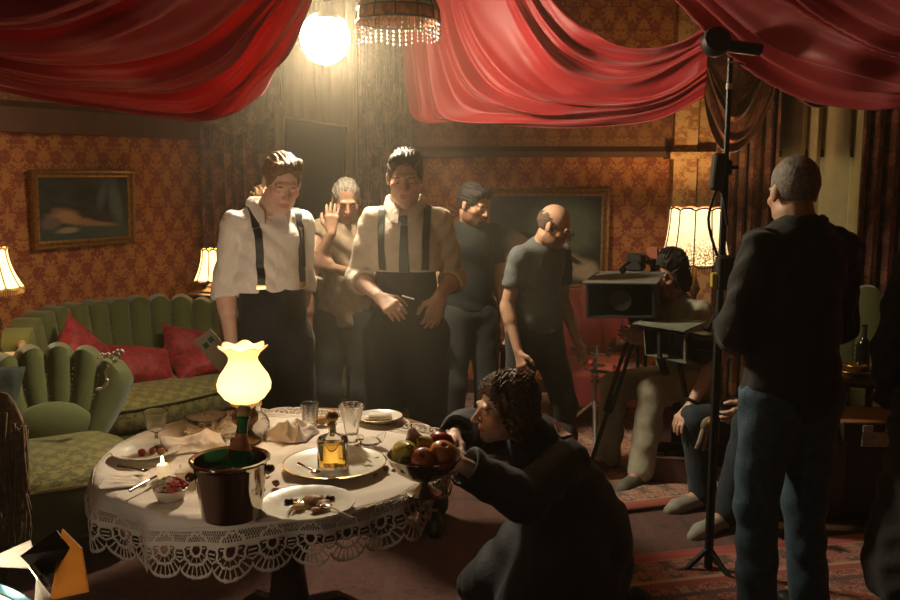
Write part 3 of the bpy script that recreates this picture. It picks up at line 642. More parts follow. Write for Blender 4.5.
# right window
curtain('curtain', 'brown damask curtain gathered behind the light stand', (1.92, 6.40), (2.34, 6.32), .02, 3.05, 5, .04, curtain_m, seed=6)
curtain('curtain', 'pale sheer curtain over the window behind the man in black', (2.30, 6.48), (3.05, 6.48), .02, 3.05, 4.5, .04, sheer, 'sheer curtain', seed=7)
curtain('curtain', 'dark brown damask curtain at the right edge of the window', (2.92, 6.3), (3.6, 6.2), .02, 3.05, 7, .04, curtain_m, seed=8)
# swagged valance over curtain behind the stand, built from sagging strands
def swag(label, rows, nf, amp, seed, m):
    o = drape(label, rows, nf, amp, seed, 80, 90, 1.4, m); o.name = 'curtain_swag'; del o['group']; o['category'] = 'valance'
    G = o.data; uv = G.uv_layers.new(name='UVMap'); I = np.arange(80 * 90); 
    for lp in G.loops: k = lp.vertex_index; uv.data[lp.index].uv = (k // 90 / 80 * .7, k % 90 / 90 * .9)
    return o
swag('brown damask swag looped over the curtain behind the light stand',
     [[(700, 55, 6.1), (706, 110, 6.1), (722, 150, 6.0), (745, 146, 6.0), (768, 110, 6.05), (782, 60, 6.1)], [(702, 50, 6.12), (712, 90, 6.1), (728, 122, 6.0), (745, 118, 6.0), (764, 85, 6.05), (780, 50, 6.12)],
      [(704, 40, 6.15), (716, 65, 6.1), (732, 85, 6.05), (746, 82, 6.05), (762, 62, 6.1), (780, 40, 6.15)], [(704, -14, 6.2), (718, -8, 6.2), (734, -4, 6.15), (748, -4, 6.15), (764, -8, 6.2), (780, -14, 6.2)]], 5, .02, 31, curtain_m)
swag('dark brown scalloped swag at the top of the sheer window curtain',
     [[(776, 60, 6.2), (786, 85, 6.1), (806, 103, 6.05), (828, 106, 6.05), (850, 92, 6.1), (862, 60, 6.2)], [(778, 50, 6.2), (790, 70, 6.15), (808, 86, 6.1), (828, 88, 6.1), (848, 74, 6.15), (860, 50, 6.2)],
      [(778, -12, 6.25), (792, -8, 6.2), (808, -6, 6.2), (828, -6, 6.2), (848, -8, 6.2), (862, -12, 6.25)]], 4, .02, 33, curtain_m)
# window behind the right sheer
wt = thing('window_1', '', ''); 
for k in ('label', 'category'): del wt[k]
wt['kind'] = 'structure'; wt.location = (2.68, 6.57, 1.6)
fm = mat('window_paint', (.25, .2, .14), .5)
for nm, c, d in (('window_frame', (0, 0, .78), (.95, .06, .07)), ('window_frame', (0, 0, -.78), (.95, .06, .07)), ('window_frame', (-.44, 0, 0), (.07, .06, 1.5)), ('window_frame', (.44, 0, 0), (.07, .06, 1.5)), ('mullion', (0, 0, 0), (.04, .05, 1.5))):
    MB().box(c, d, bev=.008).build(nm, fm, wt)
for s in (-1, 1): MB().box((s * .21, .01, 0), (.38, .01, 1.49)).build('pane', mat('pane_added_glow', (.03, .035, .04), .08, emis=(.75, .72, .52), es=1.6), wt, False)  # pane glow added to brighten the sheer curtain from behind
# black flag panel in front of the left window
fp = thing('flag_panel', 'tall black panel with a pale top edge, leaning behind the two men in suspenders', 'panel', (0, 0, 0))
c0, c1, c2_, c3_ = P(287, 118, 6.1), P(346, 127, 6.0), P(338, 420, 6.0), P(281, 430, 6.1); c2_.z = c3_.z = .03
def slab(name, q, t, m, parent):
    n = (q[1] - q[0]).cross(q[3] - q[0]).normalized() * t; v = list(q) + [a + n for a in q]
    return MB().add(v, [(0, 1, 2, 3), (7, 6, 5, 4), (0, 4, 5, 1), (1, 5, 6, 2), (2, 6, 7, 3), (3, 7, 4, 0)]).build(name, m, parent, False)
slab('cloth_panel', [c0, c1, c2_, c3_], .02, mat('flag_cloth', (.014, .013, .009), .9), fp)
MB().tube([c0 + Vector((-.01, -.012, .005)), c1 + Vector((.01, -.012, .005))], .011).build('top_rail', mat('pale_metal', (.45, .40, .30), .4, .6), fp)
for a, b in ((c0, c3_), (c1, c2_)): MB().tube([a + Vector((0, -.012, 0)), b + Vector((0, -.012, 0))], .010).build('side_rail', MATS['black_plastic'], fp)
# ------------------------------------------------------------------ paintings
def art_mat(name, kind):
    m = mat(name, (.05, .05, .04), .55); g = NT(m); x, y, _ = g.sep('UV'); n = g.noise(g.comb(x, y, 0), 5, 4); nf = g.noise(g.comb(x, y, .5), 26, 4)
    c = g.ramp(n, [(.3, (.018, .02, .02)), (.7, (.05, .05, .045))])
    def blob(cx, cy, rx, ry, rot, col, soft=.25, wob=.35):
        nonlocal c
        dx = g.math('SUBTRACT', x, cx); dy = g.math('SUBTRACT', y, cy)
        a = g.math('ADD', g.math('MULTIPLY', dx, cos(rot)), g.math('MULTIPLY', dy, sin(rot))); b = g.math('SUBTRACT', g.math('MULTIPLY', dy, cos(rot)), g.math('MULTIPLY', dx, sin(rot)))
        r = g.math('SQRT', g.math('ADD', g.math('POWER', g.math('ABSOLUTE', g.math('DIVIDE', a, rx)), 2), g.math('POWER', g.math('ABSOLUTE', g.math('DIVIDE', b, ry)), 2)))
        r = g.math('ADD', r, g.math('MULTIPLY', g.math('SUBTRACT', n, .5), wob * 2)); f = g.ramp(r, [(1 - soft, (1, 1, 1)), (1, (0, 0, 0))])
        cc = g.mix(nf, tuple(q * .65 for q in col), tuple(min(1, q * 1.2) for q in col)); c = g.mix(f, c, cc)
    if kind == 0:      # dark landscape: teal curtain of trees right, warm sandy bank in the middle
        blob(.85, .60, .10, .50, .12, (.10, .15, .16), .6); blob(.70, .72, .07, .34, -.15, (.08, .12, .13), .6); blob(.5, .10, .75, .15, .02, (.045, .075, .07)); blob(.36, .32, .34, .09, -.30, (.40, .22, .11), .5); blob(.30, .40, .20, .12, -.5, (.44, .25, .13), .6); blob(.66, .24, .26, .05, -.16, (.34, .19, .10), .5); blob(.30, .16, .16, .06, .1, (.34, .29, .20), .5); blob(.12, .28, .14, .12, .4, (.18, .13, .10), .5)
    else:
        blob(.65, .65, .38, .40, .2, (.12, .14, .09), .4); blob(.30, .45, .16, .22, .2, (.22, .14, .09), .5); blob(.72, .22, .34, .16, -.4, (.40, .31, .20), .5); blob(.22, .2, .22, .18, .2, (.32, .23, .14), .5); blob(.55, .42, .45, .045, -.6, (.03, .022, .015), .3, .1); blob(.88, .15, .12, .12, 0, (.46, .38, .25), .5); blob(.47, .12, .12, .09, .3, (.42, .32, .20), .5)
    g.col(c); g.bump(nf, .1, .003); return m
def framed(label, c, du, dv, nn, w, h, fw, fm_, am):
    t = thing('painting', label, 'painting', tuple(c)); du = Vector(du).normalized(); nn = Vector(nn).normalized(); dv = Vector(dv).normalized()
    pt = lambda a, b, z: du * a + dv * b + nn * z
    v = [pt(-w / 2, -h / 2, .012), pt(w / 2, -h / 2, .012), pt(w / 2, h / 2, .012), pt(-w / 2, h / 2, .012), pt(-w / 2, -h / 2, -.005), pt(w / 2, -h / 2, -.005), pt(w / 2, h / 2, -.005), pt(-w / 2, h / 2, -.005)]
    o = MB().add(v, [(0, 1, 2, 3), (7, 6, 5, 4), (0, 4, 5, 1), (1, 5, 6, 2), (2, 6, 7, 3), (3, 7, 4, 0)]).build('canvas', am, t, False); uv = o.data.uv_layers.new(name='UVMap'); U = [(0, 0), (1, 0), (1, 1), (0, 1)]
    for lp in o.data.loops: uv.data[lp.index].uv = U[lp.vertex_index % 4]
    prof = [(-.004, .0), (-.004, .018), (fw * .2, .022), (fw * .35, .016), (fw * .6, .035), (fw * .85, .042), (fw, .034), (fw, .0)]
    cs = [(-1, -1), (1, -1), (1, 1), (-1, 1)]
    for i in range(4):
        a, b = cs[i], cs[(i + 1) % 4]; v = []
        for q in (a, b): v += [pt(q[0] * (w / 2 + o_), q[1] * (h / 2 + o_), z) for o_, z in prof]
        n = len(prof); MB().add(v, [(k, k + 1, n + k + 1, n + k) for k in range(n - 1)]).build('frame_side', fm_, t, False)
    return t
gold = mat('gilt_frame', (.34, .17, .04), .4, .55, var=.35, vs_=40, bump=.2); gold_d = mat('gilt_dark', (.30, .14, .045), .45, .5, var=.35, vs_=40, bump=.2)
def on_left(px, py):   # a point on the left wall
    r = ray(px, py); o = Vector((0, 0, CH)); t = (A - o).dot(WN) / r.dot(WN); return o + r * t
q0, q1, q2, q3 = on_left(34, 174), on_left(124, 179), on_left(124, 240), on_left(34, 238)
pc = (q0 + q1 + q2 + q3) / 4; pw = ((q1 - q0).length + (q2 - q3).length) / 2; ph_ = ((q0 - q3).length + (q1 - q2).length) / 2
tilt = (Vector((0, 0, 1)) + WN * .05)
framed('landscape painting in a slim gilt frame on the wallpaper above the sofa', pc + WN * .03, -WD, tilt, WN - Vector((0, 0, .05)), pw, ph_, .045, gold, art_mat('canvas_landscape', 0))
q0, q1 = P(490, 196, 6.5), P(602, 286, 6.5)
framed('large dark painting in a wide bronze frame behind the bald man in glasses', Vector((((q0 + q1) / 2).x, 6.595, ((q0 + q1) / 2).z)), (1, 0, 0), (0, 0, 1), (0, -1, 0), abs(q1.x - q0.x), abs(q1.z - q0.z), .06, gold_d, art_mat('canvas_drapery', 1))
# ------------------------------------------------------------------ lamps
def emat(name, col, st, base=None):
    m = mat(name, base or col, .6, emis=col, es=st); return m
# key film lamp hung between the two men
KL = P(328, 38, 4.45)
kt = thing('globe_lamp', 'glaring globe lamp hung high between the two men in suspenders', 'lamp', tuple(KL))
kd = Vector((.12, -1, -.42)).normalized(); KR = kd.to_track_quat('Z', 'Y').to_matrix()
MB().lathe([(.0, .17), (.03, .165), (.036, .14), (.05, .105), (.062, .088), (.0, .086)], 28, cap=False).build('cap', MATS['black_plastic'], kt)
HR = Vector((-.42, .9, .12)).normalized().to_track_quat('Z', 'Y').to_matrix(); MB().lathe([(.0, .15), (.06, .142), (.105, .105), (.132, .048), (.128, .046), (.10, .10), (.055, .135), (0, .143)], 28, R=HR, cap=False).build('light_block_hood', mat('light_block_black', (.03, .028, .025), .5), kt)  # black hood added to block the globe's light toward wall and sofa
lens_m = emat('lens_glow', (1, .84, .58), KEY_E)
MB().ball((0, 0, 0), .098, 20, 14).build('globe', lens_m, kt)
MB().tube([(0, 0, .16), (0, 0, HC - KL.z)], .012).build('hanger', MATS['black_plastic'], kt)
# stained-glass hanging lamp
TL = P(398, 14, 4.1); tt = thing('pendant_lamp', 'stained-glass dome pendant lamp with a beaded fringe beside the glaring globe lamp', 'lamp', tuple(TL))
glass_p = mat('leaded_glass_amber', (.55, .24, .10), .25, trans=.25, var=.5, vs_=25); glass_q = mat('leaded_glass_cream', (.55, .50, .33), .2, trans=.3, var=.4, vs_=25); glass_g = mat('leaded_glass_green', (.22, .24, .10), .2, trans=.3, var=.4, vs_=25); lead = mat('lead_came', (.05, .04, .03), .4, .7)
NP = 12; rows = [(.035, .16), (.10, .135), (.155, .085), (.185, .02), (.19, -.035)]
for i in range(4):
    for k in range(NP):
        a0, a1 = 2 * pi * k / NP, 2 * pi * (k + 1) / NP; (r0, z0), (r1, z1) = rows[i], rows[i + 1]; v = []
        for sc_ in (1, .965):
            for a, r, z in ((a0, r0, z0), (a1, r0, z0), (a1, r1, z1), (a0, r1, z1)): v.append((r * sc_ * cos(a), r * sc_ * sin(a), z))
        MB().add(v, [(3, 2, 1, 0), (4, 5, 6, 7), (0, 1, 5, 4), (1, 2, 6, 5), (2, 3, 7, 6), (3, 0, 4, 7)]).build('glass_pane', (glass_q, glass_q, glass_g if k % 3 else glass_p, glass_p)[i], tt, False)
for k in range(NP):
    a = 2 * pi * k / NP; MB().tube([(r * cos(a), r * sin(a), z) for r, z in rows], .004, 6).build('came', lead, tt)
for i in (1, 2, 3, 4):
    r, z = rows[i]; MB().tube([(r * cos(2 * pi * k / 24), r * sin(2 * pi * k / 24), z) for k in range(25)], .004, 6).build('came', lead, tt)
fr_m = mat('bead_fringe', (.45, .28, .14), .3, trans=.3)
for k in range(40):
    a = 2 * pi * k / 40; mb = MB(); L = .06 + .025 * abs(sin(a * 3))
    for j in range(4): mb.ball((.188 * cos(a), .188 * sin(a), -.045 - L * j / 4), .0062, 6, 4)
    mb.build('fringe_strand', fr_m, tt)
MB().tube([(0, 0, .16), (0, 0, HC - TL.z)], .006).build('chain', lead, tt); MB().lathe([(.012, .20), (.04, .175), (.038, .155), (.012, .15)], 16).build('cap', lead, tt)
# shaded lamps ----------------------------------------------------------
def fabric_shade_mat(name, col, st, speck=False, stripes=0):
    m = mat(name, (.5, .4, .25), .8, emis=col, es=st)
    if speck:
        g = NT(m); n = g.noise(g.comb(*g.sep('Object')), 90, 3); z = g.sep('Generated')[2]
        dots = g.ramp(n, [(.47, (.16, .10, .03)), (.56, (1, 1, 1))]); f = g.ramp(z, [(.2, (1, 1, 1)), (.7, (0, 0, 0))]); mk = g.mix(f, (1, 1, 1), dots)
        g.l.new(g.mix(1, mk, col, 'MULTIPLY'), g.b.inputs['Emission Color'])
    return m
def shade_lamp(label, base, zt, zb, rt, rb, smat, trim_m, n, table_z, fringe=True, pw=9, gather=.05, lcol=(1, .62, .25), bz=.6):
    t = thing('table_lamp', label, 'lamp', (base[0], base[1], table_z)); h0, h1 = zb - table_z, zt - table_z; seg = n * 8
    fl = lambda a, i, z: 1 + gather * abs(sin(a * n / 2)) 
    prof = [(rb + (rt - rb) * (1 - (1 - q) ** 1.8) * 1., h0 + (h1 - h0) * q) for q in np.linspace(0, 1, 9)]
    MB().lathe(prof, seg, fn=fl, cap=False).build('shade', smat, t)
    for k in range(n):
        a = 2 * pi * k / n; MB().tube([((r + .003) * cos(a), (r + .003) * sin(a), z) for r, z in prof], .004, 6).build('shade_rib', trim_m, t)
    for r, z, am in ((prof[-1][0], h1, .012), (prof[0][0], h0, -.012)):
        MB().tube([(r * fl(2 * pi * k / seg, 0, 0) * cos(2 * pi * k / seg), r * fl(2 * pi * k / seg, 0, 0) * sin(2 * pi * k / seg), z + am * abs(sin(pi * k / 8))) for k in range(seg + 1)], .006, 6).build('shade_trim', trim_m, t)
    if fringe:
        mb = MB()
        for k in range(seg):
            a = 2 * pi * k / seg; r = prof[0][0] * fl(a, 0, 0); mb.tube([(r * cos(a), r * sin(a), h0), (r * cos(a) * 1.01, r * sin(a) * 1.01, h0 - .035)], .003, 4)
        mb.build('fringe', trim_m, t, kind='stuff')
    MB().lathe([(.0, 0), (.085, 0), (.085, .012), (.05, .025), (.022, .05), (.018, h0 * .35), (.04, h0 * .5), (.018, h0 * .7), (.012, h0 + .02), (.012, h0 + .06)], 20).build('stem', MATS['brass_dark'], t)
    MB().ball((0, 0, h0 + (h1 - h0) * .45), (.028, .028, .04)).build('bulb', emat('bulb_warm', (1, .72, .38), 12), t)
    light('bulb_light', 'POINT', (0, 0, h0 + (h1 - h0) * bz), pw, lcol, .03, t); return t
mat('brass_dark', (.20, .12, .05), .35, .9, var=.3)
cream_tr = mat('shade_braid', (.10, .05, .03), .8)
SH = fabric_shade_mat('shade_parchment', (1, .66, .28), SHADE_E); SH2 = fabric_shade_mat('shade_speckled', (1, .74, .36), 1.9, True)
def side_table(label, c, z, r, m, square=False, tiers=()):
    t = thing('side_table', label, 'table', (c[0], c[1], 0))
    MB().lathe([(0, z - .03), (r - .01, z - .03), (r, z - .02), (r, z - .006), (r - .008, z), (0, z)], 28).build('table_top', m, t)
    for q in tiers: MB().lathe([(0, q - .018), (r * .85, q - .018), (r * .87, q - .008), (r * .85, q), (0, q)], 28).build('shelf', m, t)
    for k in range(4):
        a = pi / 4 + k * pi / 2; rr = r * .72; MB().lathe([(.014, 0), (.018, .04), (.022, z * .3), (.014, z * .5), (.024, z * .75), (.018, z - .03)], 10, c=(rr * cos(a), rr * sin(a), 0)).build('leg', m, t)
    return t
dw = mat('walnut', (.055, .022, .012), .3, var=.35, vs_=18, bump=.08)
l1 = P(-9, 276, 4.44); side_table('dark wooden side table at the left edge, beside the sofa arm', l1, .74, .26, dw)
tl = MB()
Rr = .27; G = []
nphi, ns = 64, 10
for i in range(nphi):
    a = 2 * pi * i / nphi; row = []
    for k in range(ns):
        s = .36 * k / (ns - 1)
        row.append((l1.x + min(s, Rr) * cos(a) * (1 + .03 * sin(9 * a) * (s > Rr)), l1.y + min(s, Rr) * sin(a) * (1 + .03 * sin(9 * a) * (s > Rr)), .746 - max(0, s - Rr)))
    G.append(row)
doil = mat('crochet_white', (.72, .64, .5), .9, bump=.6, bs=90)
tag(sheet('table_runner', np.array(G), doil, closed_u=True, thick=.003), 'white crochet cloth on the side table at the left edge', 'cloth')
shade_lamp('cream fabric lamp with tasselled rim, cut off by the left edge', l1, 1.70 - (248 - 175) * 4.55 / F, 1.70 - (284 - 175) * 4.55 / F, .08, .14, SH, mat('braid_gold', (.55, .35, .12), .7), 10, .75, True, 15)
l2 = P(212, 265, 6.0); side_table('small tiered side table between the sofa and the man with the open collar', l2, .90, .17, dw, tiers=(.62, .3))
shade_lamp('small cream shade lamp behind the elbow of the man with the open collar', l2, 1.70 - (250 - 175) * 6.0 / F, 1.70 - (279 - 175) * 6.0 / F, .065, .115, SH, mat('braid_gold', (.55, .35, .12), .7), 8, .90, False, 11)
l3 = P(696, 235, 5.75); side_table('round table carrying the big speckled lamp, behind the seated camera operator', l3, .78, .30, dw)
shade_lamp('big glowing scalloped lampshade, speckled, behind the seated camera operator', l3, 1.70 - (209 - 175) * 5.75 / F, 1.70 - (262 - 175) * 5.75 / F, .165, .215, SH2, cream_tr, 10, .78, True, BACKLAMP_E, .04, bz=.90)
# ------------------------------------------------------------------ seating
green = mat('green_velvet', (.095, .108, .024), .75, sheen=.45, var=.15, vs_=8, bump=.12, bs=90)
green_d = mat('green_velvet_worn', (.095, .10, .026), .75, sheen=.3, var=.2, vs_=8)
seat_m = damask('seat_brocade', (.23, .20, .05), (.10, .085, .022), .10, .12, .05, .7, 34., .5, .3)
wood_c = mat('carved_wood', (.35, .24, .14), .35, var=.4, vs_=30, bump=.3)
stud_m = mat('stud_brass', (.75, .62, .38), .25, 1)
def channel_back(parent, W_, z0, ztop, wrap, nch, depth, m, thick=.13, stud=(), inner=0, taper=0.):
    # wrapped, channelled back: each flute is its own padded part; u runs across the back
    def pt(u, v, o):                            # u -1..1, v 0..1, o outward from sitter
        a = u * wrap; R_ = W_ / 2 / sin(min(wrap, pi / 2)); x = R_ * sin(a); y = R_ * (cos(a) - 1)
        zt = ztop(u); z = z0 + (zt - z0) * v; lean = .10 * v
        nx, ny = sin(a), cos(a); x *= 1 - taper * (1 - v) ** 1.5; return Vector((x + nx * (o + lean), y + ny * (o + lean) + 0, z))
    for c in range(nch):
        u0, u1 = -1 + 2 * c / nch, -1 + 2 * (c + 1) / nch; nu, nv = 9, 12; v = []; f = []
        for i in range(nu):
            s = i / (nu - 1); u = u0 + (u1 - u0) * s; b = sin(pi * s) ** .6
            for k in range(nv * 2):
                if k < nv: vv = k / (nv - 1); o = -thick * .35 - depth * b * (1 - .35 * (vv < .1))
                else: vv = 1 - (k - nv) / (nv - 1); o = thick * .5
                rd = .05 * b * (1 if vv > .9 else 0); v.append(pt(u, vv, o) + Vector((0, 0, rd)))
        n2 = nv * 2
        for i in range(nu - 1):
            for k in range(n2): f.append((i * n2 + k, i * n2 + (k + 1) % n2, (i + 1) * n2 + (k + 1) % n2, (i + 1) * n2 + k))
        f += [tuple(range(n2 - 1, -1, -1)), tuple((nu - 1) * n2 + k for k in range(n2))]
        MB().add(v, f).build('back_channel', m, parent)
    for c in range(1, nch):
        if stud and c not in stud: continue
        u = -1 + 2 * c / nch
        for k in range(12): MB().ball(pt(u, .20 + .72 * k / 12, -thick * .35 - .008), .0065, 6, 4).build('stud', stud_m, parent)
    return pt
def cushion_mesh(w, d, h, puff=.5, n=18, corner=.0):
    mb = MB(); v = []; f = []
    for side in (1, -1):
        for i in range(n + 1):
            for k in range(n + 1):
                x, y = 2 * i / n - 1, 2 * k / n - 1; e = max(0, (1 - x ** 2) * (1 - y ** 2)) ** puff; p = 1 - .10 * (1 - abs(x * y)) * max(abs(x), abs(y)) ** 4 + corner * abs(x * y) ** 3
                v.append((x * w / 2 * p, y * d / 2 * p, side * h / 2 * e + .006 * sin(7 * x + 3 * y) * e))
    N = (n + 1) ** 2
    for s in (0, 1):
        for i in range(n):
            for k in range(n):
                a = s * N + i * (n + 1) + k; q = (a, a + n + 1, a + n + 2, a + 1); f.append(q if s == 0 else q[::-1])
    return mb.add(v, f)
# sofa
SR = P(108, 372, 5.45)
sofa = thing('sofa', 'green velvet channel-back sofa with a brocade seat against the damask wall', 'sofa', (-2.05, 5.42, 0), radians(48)); sofa.location = Vector((0, 0, 0)) + A + WD * 1.12 + WN * .38; sofa.location.z = 0
sofa.rotation_euler.z = atan2(-WD.y, -WD.x) - radians(9)
pt = channel_back(sofa, 1.26, .34, lambda u: .87 - .10 * abs(u) ** 4, 1.0, 12, .030, green, .14, stud=(3, 6, 9))
so = MB(); ns = 40
def seat_shape(W_, D_, z0, z1, bow, n=40, edge=.03, back=.0):
    ring = []
    for i in range(n):
        a = 2 * pi * i / n; x = W_ / 2 * np.sign(cos(a)) * abs(cos(a)) ** .45; y = -D_ / 2 + D_ / 2 * np.sign(sin(a)) * abs(sin(a)) ** .45; y -= bow * (1 - (x / (W_ / 2)) ** 2) * (sin(a) < 0); ring.append((x, y))
    lev = [(z0, .96), (z0 + edge * .5, 1), (z1 - edge, 1), (z1 - edge * .3, .985), (z1, .93), (z1 + edge * .7, .7), (z1 + edge, .3), (z1 + edge, .01)]
    v = []; f = []
    for z, s in lev: v += [(x * s, -D_ / 2 + (y + D_ / 2) * s, z) for x, y in ring]
    for i in range(len(lev) - 1):
        for k in range(n): f.append((i * n + k, i * n + (k + 1) % n, (i + 1) * n + (k + 1) % n, (i + 1) * n + k))
    f.append(tuple(range(n - 1, -1, -1))); return MB().add(v, f), [(x * .995, -D_ / 2 + (y + D_ / 2) * .995, z1 - edge * .3) for x, y in ring]
def uvxy(o, k=1.):
    uv = o.data.uv_layers.new(name='UVMap')
    for lp in o.data.loops: v = o.data.vertices[lp.vertex_index].co; uv.data[lp.index].uv = (v.x * k, (v.y + v.z) * k)
b, _ = seat_shape(1.30, .66, .10, .27, .10); b.build('base', green_d, sofa)
b, rg = seat_shape(1.26, .66, .27, .42, .12, edge=.05); so_ = b.build('seat_cushion', seat_m, sofa); uvxy(so_)
MB().tube(rg + [rg[0]], .008, 6).build('piping', green, sofa)
for s in (-1, 1):
    p0 = pt(s * 1.0, .98, -.05); pts = [p0 + Vector((0, .03, .0)), p0 + Vector((s * .03, -.03, .015)), p0 + Vector((s * .02, -.06, -.06)), Vector((s * .68, -.42, .52)), Vector((s * .68, -.50, .47)), Vector((s * .67, -.50, .40)), Vector((s * .65, -.45, .30))]
    MB().tube([tuple(q) for q in cr(pts, 22)], [.016 + .012 * abs(sin(i * .9)) for i in range(22)], 8).build('arm_carving', wood_c, sofa)
    for y in (-.06, -.62): MB().tube([(s * .54, y, .12), (s * .56, y - .01, .06), (s * .57, y - .03, 0)], [.032, .022, .018], 8).build('leg', dw, sofa)
# red cushions on the sofa
red_c = mat('red_damask_silk', (.27, .016, .018), .62, sheen=.12, var=.45, vs_=30, bump=.3, bs=50)
def cush(label, loc, rot, w, h, t):
    o = cushion_mesh(w, h, t, .45, corner=.08).build('cushion', red_c); o.parent = None
    M_ = sofa.matrix_basis @ Matrix.Translation(loc) @ Euler(rot).to_matrix().to_4x4(); o.matrix_world = M_; tag(o, label, 'cushion', 'red cushions on the sofa'); return o
bpy.context.view_layer.update()
cush('large red cushion standing on its corner, leftmost on the sofa', (-.36, -.30, .64), (radians(70), radians(45), radians(8)), .38, .38, .18)
cush('red cushion lying askew in the middle of the sofa', (.0, -.33, .545), (radians(42), radians(12), radians(-6)), .40, .29, .18)
cush('small red cushion propped against the right end of the sofa back', (.38, -.24, .60), (radians(60), radians(14), radians(-16)), .34, .25, .17)
cush('small red cushion lying in front at the right end of the sofa', (.34, -.42, .515), (radians(20), radians(-6), radians(-10)), .34, .23, .15)
# armchair
AC = P(60, 440, 4.05); arm = thing('armchair', 'green velvet shell-back armchair with a brocade seat, left of the table', 'armchair', (P(50,440,4.1).x, 4.12, 0), radians(30))
apt = channel_back(arm, .62, .40, lambda u: .83 - .15 * abs(u) ** 2.4, .62, 6, .032, green, .11, taper=.38)
b, rg = seat_shape(.64, .62, .22, .43, .05, edge=.06); so_ = b.build('seat', seat_m, arm); uvxy(so_)
sk = []; 
b, _ = seat_shape(.66, .64, .17, .39, .05, edge=.02); b.build('seat_rail', green_d, arm); MB().tube([(x * 1.03, -.31 + (y + .31) * 1.03, .395) for x, y, z in rg] + [(rg[0][0] * 1.03, -.31 + (rg[0][1] + .31) * 1.03, .395)], .009, 6).build('piping', stud_m, arm)
MB().ball((0, -.035, .49), (.20, .085, .13), 24, 14).build('lumbar_pad', green, arm)
for sx_ in (-1, 1):
    for y in (-.06, -.58): MB().tube([(sx_ * .25, y, .19), (sx_ * .27, y - .01, .08), (sx_ * .28, y - .03, 0)], [.03, .022, .017], 8).build('leg', dw, arm)
# jewelled garland hung on the armchair back
gl = thing('bead_garland', 'silvery bead garland hanging over the right edge of the green armchair back', 'garland'); mb_m = mat('bead_pearl', (.75, .65, .52), .2, .3)
GP = cr([P(100, 358, 4.02), P(108, 356, 4.0), P(116, 354, 4.0), P(121, 353, 4.0), P(112, 362, 3.98), P(106, 372, 3.98), P(107, 382, 3.98), P(103, 388, 3.98), P(98, 389, 3.98)], 44); r2 = random.Random(3)
for i, p in enumerate(GP):
    MB().ball((p[0] + r2.uniform(-.012, .012) * (i < 24), p[1], p[2] + r2.uniform(-.014, .014) * (i < 24)), r2.uniform(.005, .010), 7, 5).build('bead', mb_m, gl)
# fringed shawl at the left edge
shawl_m = mat('shawl_wool', (.20, .125, .07), .9, var=.4, vs_=30, bump=.4); sp = thing('shawl', 'brown fringed shawl hanging on a chair at the left edge', 'shawl')
Gs = np.stack([cr([P(-40, y0, 3.45), P(0, y1, 3.4), P(12 + 4 * sin(k), y1 + 6, 3.4), P(22 + 5 * sin(k * 2.1), y1 + 26, 3.42)], 24) for k, (y0, y1) in enumerate([(385, 392), (400, 405), (415, 420), (430, 432), (445, 446)])], 1)
sheet('shawl_cloth', Gs, shawl_m, sp, thick=.006)
r3 = random.Random(9)
for k in range(90):
    x = r3.uniform(-20, 27); y = r3.uniform(408, 450) + max(0, x) * .6; L = r3.uniform(60, 105); d = 3.38 + r3.uniform(-.02, .03)
    MB().tube([P(x, y, d), P(x + r3.uniform(-2, 4), y + L * .35, d - .01), P(x + r3.uniform(-3, 6), y + L * .7, d), P(x + r3.uniform(-3, 7), y + L, d + .01)], [.007, .006, .005, .002], 4).build('fringe_strand', shawl_m, sp)
MB().tube([P(-20, 430, 3.46), P(-8, 600, 3.46)], .02).build('rail', dw, sp); MB().tube([P(-60, 392, 3.47), P(-8, 389, 3.46), P(4, 400, 3.45)], .02).build('rail', dw, sp)
tp = cushion_mesh(.30, .26, .10).build('cushion', mat('floral_teal', (.05, .07, .055), .7, var=.5, vs_=20), loc=P(-14, 392, 3.55), rot=(radians(70), .1, .2)); tag(tp, 'small teal cushion above the fringed shawl at the left edge', 'cushion')
tp.location = P(-16, 395, 3.62)
# red upholstered chair and carved console behind the bald man
rs = thing('red_armchair', 'red upholstered armchair behind the bald man, under the dark painting', 'armchair', tuple(P(590, 400, 6.15).xy) + (0,), 0)
b, _ = seat_shape(.62, .6, .2, .42, .04); b.build('seat', mat('red_velvet', (.20, .02, .014), .7, sheen=.3), rs)
channel_back(rs, .62, .38, lambda u: .86 - .1 * u * u, .8, 5, .02, MATS['red_velvet'], .1)
for sx_ in (-1, 1):
    for y in (-.06, -.55): MB().tube([(sx_ * .25, y, .2), (sx_ * .26, y, 0)], [.03, .018], 8).build('leg', dw, rs)
# ------------------------------------------------------------------ dining table and cloth
TC = Vector((-.57, 2.92, 0)); TR = .597; TZ = .75
tb = thing('dining_table', 'round wooden dining table under the white lace cloth', 'table', tuple(TC))
oak = mat('table_oak', (.24, .11, .05), .35, var=.3, vs_=16, bump=.05)
MB().lathe([(0, TZ - .035), (TR - .012, TZ - .035), (TR, TZ - .026), (TR, TZ - .008), (TR - .006, TZ), (0, TZ)], 72).build('table_top', oak, tb)
MB().lathe([(TR - .10, TZ - .12), (TR - .08, TZ - .12), (TR - .08, TZ - .035), (TR - .10, TZ - .035)], 48, cap=False).build('apron', dw, tb)
MB().lathe([(0, .1), (.10, .1), (.12, .14), (.07, .22), (.055, .35), (.09, .46), (.06, .55), (.10, .66), (.2, .715), (0, .715)], 24).build('pedestal', dw, tb)
for k in range(4):
    a = pi / 4 + k * pi / 2; MB().tube([(.05 * cos(a), .05 * sin(a), .16), (.2 * cos(a), .2 * sin(a), .14), (.33 * cos(a), .33 * sin(a), .05), (.40 * cos(a), .40 * sin(a), .03)], [.04, .035, .03, .03], 8).build('foot', dw, tb)
def fold_ex(phi): return .5 + .5 * np.cos(phi)
